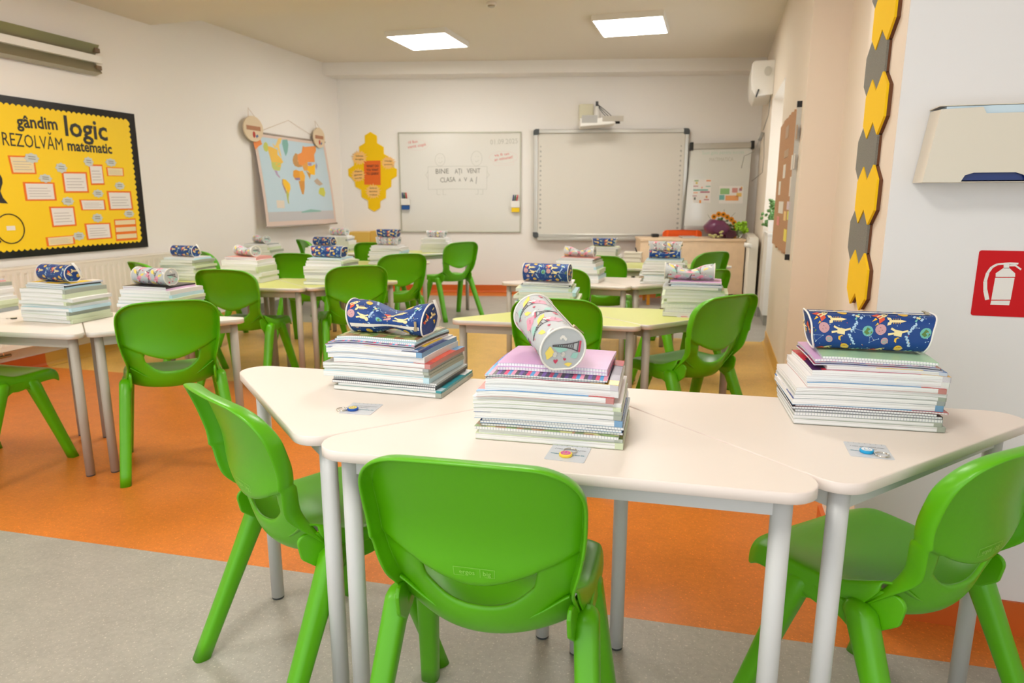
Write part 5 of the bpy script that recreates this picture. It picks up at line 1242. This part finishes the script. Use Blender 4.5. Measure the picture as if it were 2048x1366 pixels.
# ------------------------------------------------------------------ teacher's corner
FD = Frame(FB(0, 0, 1.0), BD, BN)
t = empty('teacher_desk', 'birch teacher desk with a closed front panel below the flip chart', 'desk', FD(4.2, 0))
D0, D1, DT = 3.665, 4.83, .757
mb = MB(); fbox(mb, FD, D0, D1, DT-.025, DT, -.47, .02); put(mb, 'top', M['wood'], t, bevel=.002)
mb = MB(); fbox(mb, FD, D0+.008, D1-.008, .14, DT-.025, -.012, .008); put(mb, 'front_panel', M['wood'], t)
for a in (D0+.008, D1-.026):
    mb = MB(); fbox(mb, FD, a, a+.018, .14, DT-.025, -.45, -.012); put(mb, 'side_panel', M['wood'], t)
for a in (D0+.11, D1-.07):
    for c_ in (-.41, -.05): mb = MB(); fbox(mb, FD, a, a+.035, 0, .142, c_-.03, c_); put(mb, 'leg', mat('amber_leg', (232, 156, 24), .4), t)
t = empty('teacher_chair', 'orange plastic chair tucked behind the teacher desk', 'chair', FD(4.1, 0, -.7))
oc = mat('orange_plastic', (240, 92, 16), .35)
mb = MB(); a, b = FD.px(1325, 474, -.52), FD.px(1405, 460, -.52)
P = [(a[0], a[1]-.04), (b[0], a[1]-.04), (b[0]-.005, b[1]-.03), (b[0]-.03, b[1]-.006), ((a[0]+b[0])/2, b[1]+.004), (a[0]+.03, b[1]-.004), (a[0]+.004, b[1]-.03)]
rings = [[FD(x, z, c_-.30*((x-(a[0]+b[0])/2))**2) for x, z in P] for c_ in (-.55, -.54, -.52, -.51)]
rings[0] = [FD((x-(a[0]+b[0])/2)*.97+(a[0]+b[0])/2, z-.004, -.55-.30*((x-(a[0]+b[0])/2))**2) for x, z in P]; mb.loft(rings, smooth=False); put(mb, 'backrest', oc, t)
cx = (a[0]+b[0])/2; mb = MB(); fbox(mb, FD, cx-.19, cx+.19, .43, .46, -.53, -.16); put(mb, 'seat', oc, t, bevel=.012)
for sx in (-1, 1):
    mb = MB(); mb.tube([FD(cx+sx*.17, .44, -.52), FD(cx+sx*.17, .83, -.53)], .014, 8); put(mb, 'back_post', oc, t)
    for c_ in (-.20, -.50): mb = MB(); mb.tube([FD(cx+sx*.18, 0, c_), FD(cx+sx*.17, .44, c_)], .016, 8); put(mb, 'leg', oc, t)
a, b = FD.px(1363, 478, -.1), FD.px(1395, 473, -.1)
mb = MB(); fbox(mb, FD, a[0], b[0], DT+.0005, DT+.018, -.30, -.05); tag(mb.build('closed_laptop', M['alu'], bevel=.004), 'flat closed grey laptop on the teacher desk before the orange chair', 'laptop')
a = FD.px(1312, 472, -.3); mb = MB(); fbox(mb, FD, a[0]-.05, a[0]+.03, DT+.001, DT+.04, -.36, -.26); tag(mb.build('desk_tidy', M['black'], bevel=.01), 'small black object at the left end of the teacher desk', 'desk tidy')
# bouquet
t = empty('sunflower_bouquet', 'sunflower bouquet in purple wrapping lying on the teacher desk', 'bouquet', FD(4.6, DT, -.25))
bq = lambda x, y, off=-.2: FD.px(1360+x/6.506, 270+y/6.506, off)
mb = MB(); tip = bq(300, 1190); cen = bq(520, 1210)
P1 = [bq(400, 1095), bq(560, 1110), bq(640, 1200), bq(650, 1300), bq(560, 1340), bq(440, 1300), bq(350, 1280), bq(300, 1190)]
rings = []
for k, (f_, c_) in enumerate([(.55, -.36), (.9, -.30), (1.0, -.20), (.93, -.10), (.55, -.05)]):
    cxx = sum(p[0] for p in P1)/8; czz = sum(p[1] for p in P1)/8; rings.append([FD(cxx+(p[0]-cxx)*f_*(1+.06*math.sin(i*2.1+k)), max(DT+.004, czz+(p[1]-czz)*f_), c_) for i, p in enumerate(P1)])
mb.loft(rings); put(mb, 'purple_wrap', mat('purple_foil', (104, 44, 78), .3), t)
P2 = [bq(545, 1260), bq(620, 1235), bq(690, 1240), bq(700, 1300), bq(640, 1345), bq(550, 1345)]
rings = [[FD(p[0], max(DT+.004, p[1]), c_) for p in [((q_[0]-P2[0][0])*f_+P2[0][0], (q_[1]-P2[0][1])*f_+P2[0][1]) for q_ in P2]] for f_, c_ in ((.8, -.16), (1, -.12), (1, -.05), (.8, -.01))]
mb = MB(); mb.loft(rings); put(mb, 'dark_wrap', mat('dark_purple_foil', (66, 18, 38), .35), t)
for i, (x, y) in enumerate([(438, 1062), (500, 1030), (560, 1036), (610, 1068), (665, 1100), (700, 1140), (722, 1180), (692, 1270), (700, 1310)]):
    c_ = bq(x, y); mb = MB(); rr = random.Random(i)
    for k in range(14):
        th = 2*math.pi*k/14; ca, sa = math.cos(th), math.sin(th); ln = .034
        mb.add([FD(c_[0]+ca*.008-sa*.006, c_[1]+sa*.008+ca*.006, -.19), FD(c_[0]+ca*ln*.65-sa*.008, c_[1]+sa*ln*.65+ca*.008, -.178), FD(c_[0]+ca*ln, c_[1]+sa*ln, -.19), FD(c_[0]+ca*ln*.65+sa*.008, c_[1]+sa*ln*.65-ca*.008, -.178), FD(c_[0]+ca*.008+sa*.006, c_[1]+sa*.008-ca*.006, -.19)], [(0, 1, 2, 3, 4)])
    fo = put(mb, 'sunflower', mat('sunflower_petal', (250, 172, 10), .6), t); mb = MB(); mb.ball(FD(c_[0], c_[1], -.186), .013, 0, 10, 6); put(mb, 'flower_centre', mat('flower_centre', (110, 70, 20), .8), fo)
def leaf(mb, F, p, ang, ln, wd, c_, mi=0, curl=.01):
    ca, sa = math.cos(ang), math.sin(ang); f_ = lambda u, v, h_: F(p[0]+ca*u-sa*v, p[1]+sa*u+ca*v, c_+h_)
    mb.add([f_(0, 0, 0), f_(ln*.35, wd, curl*.5), f_(ln*.75, wd*.7, curl), f_(ln, 0, curl*.2), f_(ln*.75, -wd*.7, curl), f_(ln*.35, -wd, curl*.5), f_(ln*.5, 0, curl*1.6)], [(0, 6, 1), (1, 6, 2), (2, 6, 3), (3, 6, 4), (4, 6, 5), (5, 6, 0)], mi)
mb = MB(); rr = random.Random(3)
for i in range(60): c_ = bq(rr.uniform(480, 700), 0); y_ = rr.uniform(0, 1); x = 480+220*y_; yy = 1075+130*y_; c_ = bq(x+rr.uniform(-20, 20), yy+rr.uniform(-15, 40)); leaf(mb, FD, c_, rr.uniform(0, 6.3), .035, .008, -.20+rr.uniform(-.02, .02))
for a_, b_ in [((400, 1095), (360, 1035)), ((580, 1060), (575, 965)), ((640, 1090), (720, 1010))]: mb.tube([FD(*bq(*a_), -.2), FD(*bq(*b_), -.2)], .0018, 5)
put(mb, 'foliage', mat('dark_leaf', (66, 96, 36), .6), t)
mb = MB()
for x, y in [(380, 1300), (410, 1310), (450, 1300), (490, 1320), (520, 1270), (540, 1255), (430, 1325), (530, 1305)]: c_ = bq(x, y, -.05); mb.ball(FD(c_[0], max(c_[1], DT+.014), -.02), .016, 0, 8, 6, (1.2, 1, .8))
put(mb, 'pale_pods', mat('pale_olive', (190, 184, 120), .6), t)
t = empty('vase_of_leaves', 'light green leafy plant in a clear glass on the teacher desk', 'potted plant', FD(4.77, DT, -.2))
gx = bq(765, 1300, -.2)[0]; mb = MB()
mb.tube([FD(gx, DT+.001, -.2), FD(gx, DT+.004, -.2), FD(gx, DT+.05, -.2), FD(gx, DT+.09, -.2)], [.032, .036, .042, .046], 18, cap=False); mb.add([FD(gx+.032*math.cos(2*math.pi*k/18), DT+.002, -.2+.032*math.sin(2*math.pi*k/18)) for k in range(18)], [list(range(18))])
put(mb, 'glass', mat('clear_glass', (236, 240, 238), .05, trans=.85), t)
mb = MB()
for i in range(110):
    x, y = bq(rr.uniform(705, 860), rr.uniform(1150, 1262), -.2); leaf(mb, FD, (x, y), rr.uniform(0, 6.3), .034, .014, -.2+rr.uniform(-.05, .05), 0, .012)
for k in range(8): mb.tube([FD(gx, DT+.01, -.2), FD(gx+rr.uniform(-.06, .06), DT+.13, -.2+rr.uniform(-.03, .03))], .002, 5)
put(mb, 'leaves', mat('bright_leaf', (150, 200, 40), .5), t)
# white woven basket
B0 = atz(1263, 612, 0); t = empty('white_basket', 'tall white woven plastic basket with a dark handle behind the lime desk', 'basket', (B0.x, B0.y, 0))
mb = MB(); hb = .60
for k in range(5):
    rings = []
    for i in range(9):
        z = hb*i/8; s_ = .068+.022*z/hb+.003*math.sin(i*3.1)
        rings.append([(x*s_, y*s_, z) for x, y in [(-1, -1), (1, -1), (1, 1), (-1, 1)]])
mb.loft(rings, caps=False, smooth=False); mb.box(-.066, .066, -.066, .066, 0, .01)
for i in range(12):
    z = .03+i*.048; s_ = .070+.022*z/hb
    for x0, x1, y0, y1 in [(-s_, s_, -s_-.004, -s_), (-s_, s_, s_, s_+.004), (-s_-.004, -s_, -s_, s_), (s_, s_+.004, -s_, s_)]: mb.box(x0, x1, y0, y1, z, z+.014)
mb.build('body', mat('ivory_plastic', (232, 224, 204), .5), t)
mb = MB(); mb.box(-.096, .096, -.096, .096, hb, hb+.012); mb.build('rim', mat('ivory_plastic', (232, 224, 204), .5), t)
mb = MB(); mb.tube([(.04, 0, hb), (.02, 0, hb+.06)], .008, 8); mb.build('handle', M['black'], t)
# yellow drawer unit in the far corner
FY = Frame(FB(0, 0, .02), BD, BN)
t = empty('drawer_unit', 'low white drawer unit with a yellow top drawer in the far left corner', 'cabinet', FY(.33, 0))
mb = MB(); fbox(mb, FY, .125, .53, .0, .66, 0, .30); put(mb, 'body', M['wplastic'], t)
mb = MB(); fbox(mb, FY, .12, .42, .66, .785, .0, .31); put(mb, 'drawer', mat('yellow_drawer', (226, 184, 84), .5), t, bevel=.004)
mb = MB(); fbox(mb, FY, .421, .535, .66, .80, .0, .29); put(mb, 'side_box', mat('yellow_box', (222, 178, 80), .5), t, bevel=.004)

# ------------------------------------------------------------------ right wall
# air conditioner, seen end-on, with hanging cable
t = empty('air_conditioner', 'white split air conditioner high on the right wall near the back', 'air conditioner', (XR, 7.9, 2.4))
mb = MB(); prof = [(.46, 2.185), (.30, 2.175), (.262, 2.235), (.250, 2.33), (.252, 2.475), (.275, 2.50), (.46, 2.50)]
mb.loft([[(x, y, z) for x, z in prof] for y in (7.40, 7.405, 8.2)], smooth=False); put(mb, 'case', M['wplastic'], t, bevel=.006)
mb = MB(); mb.prism(arc_poly(.40, 2.40, .034, .044, 20), 7.392, 7.3995, 0, lambda x, z, y: (x, y, z)); mb.prism(arc_poly(.40, 2.40, .024, .034, 20), 7.390, 7.392, 0, lambda x, z, y: (x, y, z)); put(mb, 'round_mark', mat('pale_grey_mark', (204, 200, 190), .5), t)
mb = MB(); mb.prism([(.300, 2.165), (.320, 2.235), (.332, 2.235), (.312, 2.160)], 7.385, 7.3995, 0, lambda x, z, y: (x, y, z)); put(mb, 'louvre_gap', M['black'], t)
mb = MB(); mb.tube([(.44, 7.42, 2.18), (.435, 7.45, 2.0), (.40, 7.5, 1.86)], .004, 6); mb.tube([(.40, 7.5, 1.84), (.37, 7.5, 1.76)], .016, 8); mb.tube([(.37, 7.5, 1.76), (.33, 7.55, 1.66), (.24, 7.6, 1.62), (.22, 7.6, 1.5)], .003, 6)
mb.tube([(.41, 7.5, 1.84), (.425, 7.5, 1.6), (.42, 7.5, 1.45), (.33, 7.6, 1.37)], .003, 6); put(mb, 'power_cable', mat('grey_cable', (128, 122, 112), .5), t)
# cork board
t = empty('cork_board', 'brown paper covered cork board with pinned notes on the right wall', 'notice board', (XR, 5.2, 1.3))
y_a, y_b, z_a, z_b = 4.655, 5.865, .83, 1.752
cq = lambda x, y: FR.px(1480+x/3.79, 80+y/3.79, .02)
mb = MB(); rr = random.Random(5); P = [(-y_b, z_a), (-y_a, z_a)]+[(-y_a, z_a+(z_b-z_a)*i/1) for i in (1,)]+[(-y_b, z_b)]
bot = [(-y_b+(y_b-y_a)*i/22, z_a+.012+rr.uniform(-.012, .01)) for i in range(23)]; topp = [(-y_a-(y_b-y_a)*i/22, z_b-.012+rr.uniform(-.01, .012)) for i in range(23)]
mb.prism(bot+topp, .004, .02, 0, FR); put(mb, 'cork_sheet', M['cork'], t)
mb = MB(); fbox(mb, FR, -y_a-.012, -y_a+.006, z_a-.004, z_b+.004, 0, .026); put(mb, 'frame_rail', M['alu'], t)
for z in (z_a, z_b): mb = MB(); fbox(mb, FR, -y_a-.014, -y_a+.008, z-.018, z+.018, 0, .028); put(mb, 'corner_cap', M['black'], t)
for i, (x0, y0_, x1, y1_, cc) in enumerate([(385, 860, 420, 985, 'w'), (325, 940, 350, 1050, 'w'), (372, 1035, 392, 1185, 'w'), (290, 1070, 312, 1175, 'w'), (355, 1225, 385, 1285, 'l'), (292, 1225, 332, 1310, 'w'), (330, 1300, 352, 1366, 'o'), (358, 1300, 378, 1362, 'g'), (330, 1440, 356, 1520, 'y'), (278, 1340, 300, 1400, 'p'), (345, 640, 375, 755, 't'), (415, 640, 440, 760, 't'), (335, 820, 372, 900, 't')]):
    a, b = cq(x0, y1_), cq(x1, y0_); mb = MB(); col = {'w': (230, 222, 210), 'l': (214, 196, 204), 'o': (244, 206, 130), 'g': (224, 226, 90), 'y': (240, 222, 90), 'p': (224, 140, 130), 't': (186, 156, 126)}[cc]
    fbox(mb, FR, min(a[0], b[0]), max(a[0], b[0]), a[1], b[1], .0205, .022+.0005*(i % 3)); put(mb, 'pinned_note', mat('note_'+cc, col, .6), t)
# honeycomb strip on the pillar
FP = Frame((.43, 0, 0), (0, -1, 0), (-1, 0, 0))
ry, wy = .083, .1375
for i in range(8):
    z = 1.695-.1235*(i-1); col = 'g' if i % 2 == 0 else 'y'; yc = 2.320 if col == 'g' else 2.250
    h = wy/2; P = []
    for sg in (-1, 1):      # two hexagons side by side, one piece
        c_ = -yc+sg*h
        P += ([(c_-h, z-ry/2), (c_, z-ry)] if sg < 0 else [(c_-h, z-ry/2), (c_, z-ry), (c_+h, z-ry/2), (c_+h, z+ry/2), (c_, z+ry), (c_-h, z+ry/2)])
    P += [(-yc-h, z+ry), (-yc-2*h, z+ry/2)]
    t = empty('felt_panel', ('grey' if col == 'g' else 'yellow')+' felt honeycomb panel on the pillar, %s from the top' % ['hidden first', 'first', 'second', 'third', 'fourth', 'fifth', 'sixth', 'seventh'][i], 'wall panel', FP(-yc, z), 0, 'felt honeycomb panels up the pillar')
    k_ = .003*(col == 'y')
    mb = MB(); mb.prism(P, .007+k_, .013+k_, 0, FP); put(mb, 'felt_face', M['feltg'] if col == 'g' else M['felty'], t)
    mb = MB(); mb.prism([((p[0]+yc)*.99-yc, (p[1]-z)*.97+z) for p in P], 0, .007+k_, 0, FP); put(mb, 'cork_backing', M['corkedge'], t)

# niche: small cabinet with plant and frames; radiator beside it
t = empty('white_cabinet', 'low white cabinet in the niche by the glazed door', 'cabinet', (.60, 7.1, 0))
mb = MB(); mb.box(-.125, .13, -.24, .24, 0.1, .855); mb.build('body', M['wplastic'], t); mb = MB(); mb.box(-.13, .14, -.25, .25, .855, .875); mb.build('top', M['wplastic'], t); mb = MB(); mb.box(-.11, .12, -.22, .23, 0, .1); mb.build('plinth', mat('grey_skirting', (150, 148, 140), .4), t)
t = empty('potted_plant', 'small trailing green plant in a white pot by the window niche', 'potted plant', (.53, 6.99, .8755))
mb = MB(); mb.tube([(0, 0, 0), (0, 0, .08)], [.035, .048], 18); mb.build('pot', M['wplastic'], t)
mb = MB(); rr = random.Random(9); FPL = Frame((0, 0, 0), (1, 0, 0), (0, -1, 0))
for i in range(120): leaf(mb, FPL, (rr.gauss(0, .045), rr.uniform(.07, .30)), rr.uniform(0, 6.3), .040, .015, rr.uniform(-.05, .05))
for k in range(9): mb.tube([(0, 0, .07), (rr.uniform(-.05, .05), rr.uniform(-.04, .04), .27)], .002, 5)
mb.build('leaves', mat('mid_leaf', (96, 138, 70), .5), t)
for i, (x, y, cc, lb) in enumerate([(.50, 6.93, (236, 226, 216), 'cream photo frame standing in the window niche'), (.585, 6.88, (226, 150, 130), 'salmon pink photo frame beside the plant in the niche')]):
    t = empty('photo_frame', lb, 'picture frame', (x, y, .8755), 0); mb = MB(); mb.box(-.028, .028, -.006, .006, 0, .12); mb.build('frame', mat('frame_%d' % i, cc, .5), t, bevel=.002); mb = MB(); mb.box(-.02, .02, -.0075, -.006, .015, .105); mb.build('picture', M['paper'], t)
FRR = Frame((XR, 0, 0), (0, -1, 0), (-1, 0, 0))
t = radiator('radiator', 'white panel radiator seen end-on between the teacher desk and niche', FRR, -8.55, -7.45, .12, .80, .03, .118, 24)
mb = MB(); mb.tube([(XR-.10, 7.44, .72), (XR-.10, 7.36, .72)], .012, 8); mb.tube([(XR-.10, 7.40, .72), (XR-.17, 7.40, .735)], .022, 12); put(mb, 'thermostat_knob', M['wplastic'], t)

# ------------------------------------------------------------------ white wall: towel dispenser, fire extinguisher sign
t = empty('paper_towel_dispenser', 'cream metal paper towel dispenser on the white wall at the right', 'dispenser', (.66, 2.026, 1.3))
mb = MB(); ys = 1.935
P = [(.480, 1.230), (.502, 1.400), (.590, 1.403), (.598, 1.388), (.76, 1.388), (.772, 1.403), (.86, 1.403), (.88, 1.230), (.70, 1.2285), (.692, 1.246), (.675, 1.252), (.588, 1.252), (.570, 1.246), (.562, 1.2295)]
mb.prism(P[::-1], 0, .002, 0, lambda x, z, c_: (x, ys-c_, z)); put(mb, 'front_plate', mat('cream_enamel', (222, 214, 196), .4), t)
mb = MB()
for (x0, z0), (x1, z1) in [((.480, 1.230), (.502, 1.400)), ((.88, 1.230), (.86, 1.403))]:
    mb.add([(x0, ys, z0), (x1, ys, z1), (x1, 2.024, z1+.004), (x0, 2.024, z0)], [(0, 1, 2, 3)])
mb.add([(.48, ys, 1.230), (.88, ys, 1.230), (.88, 2.024, 1.230), (.48, 2.024, 1.230)], [(0, 1, 2, 3)]); o = put(mb, 'housing', MATS['cream_enamel'], t)
m = o.modifiers.new('s', 'SOLIDIFY'); m.thickness = .002
mb = MB(); mb.box(.505, .86, ys+.006, 2.02, 1.234, 1.400); o = put(mb, 'inner_tray', M['navy'], t)
mb = MB(); mb.box(.515, .85, ys+.0045, 2.0, 1.30, 1.4065); put(mb, 'paper_towels', mat('pale_blue_paper', (206, 226, 236), .7), t)
mb = MB(); mb.box(.50, .865, ys+.002, 2.024, 1.4075, 1.4095); put(mb, 'lid', MATS['cream_enamel'], t)
t = empty('fire_extinguisher_sign', 'red square fire extinguisher sign on the white wall', 'sign', (.75, 2.026, .97))
c1, c2, c3, c4 = (.652, .893), (.652, 1.0615), (.823, 1.0615), (.823, .893)
FS = Frame((0, 2.026, 0), (1, 0, 0), (0, -1, 0))
mb = MB(); mb.prism(round_poly([c1, c4, c3, c2], .006), 0, .002, 0, FS); put(mb, 'plate', M['red'], t)
sq = lambda x, y: FS.px(1640+x/2.0098, y/2.0088, .002)
mb = MB()
for P in ([(738, 1056), (762, 1054), (760, 1078), (738, 1078)], [(762, 1054), (798, 1056), (796, 1063), (762, 1064)], [(762, 1062), (788, 1064), (810, 1080), (806, 1086), (784, 1070), (762, 1070)],
          [(738, 1076), (760, 1076), (784, 1098), (784, 1112), (706, 1112), (706, 1098)], [(704, 1116), (782, 1116), (766, 1204), (688, 1204)], [(688, 1208), (764, 1208), (760, 1226), (684, 1224)]):
    mb.prism([sq(*p) for p in P][::-1], .0021, .0026, 0, FS)
hose = [(738, 1060), (712, 1062), (690, 1074), (674, 1096), (664, 1130), (664, 1165), (672, 1204)]
hp = [sq(*p) for p in hose]
for i, (a, b) in enumerate(zip(hp, hp[1:])): mb.prism(bar(*a, *b, .0045+.001*i), .0021, .0026, 0, FS)
put(mb, 'pictogram', M['paper'], t)
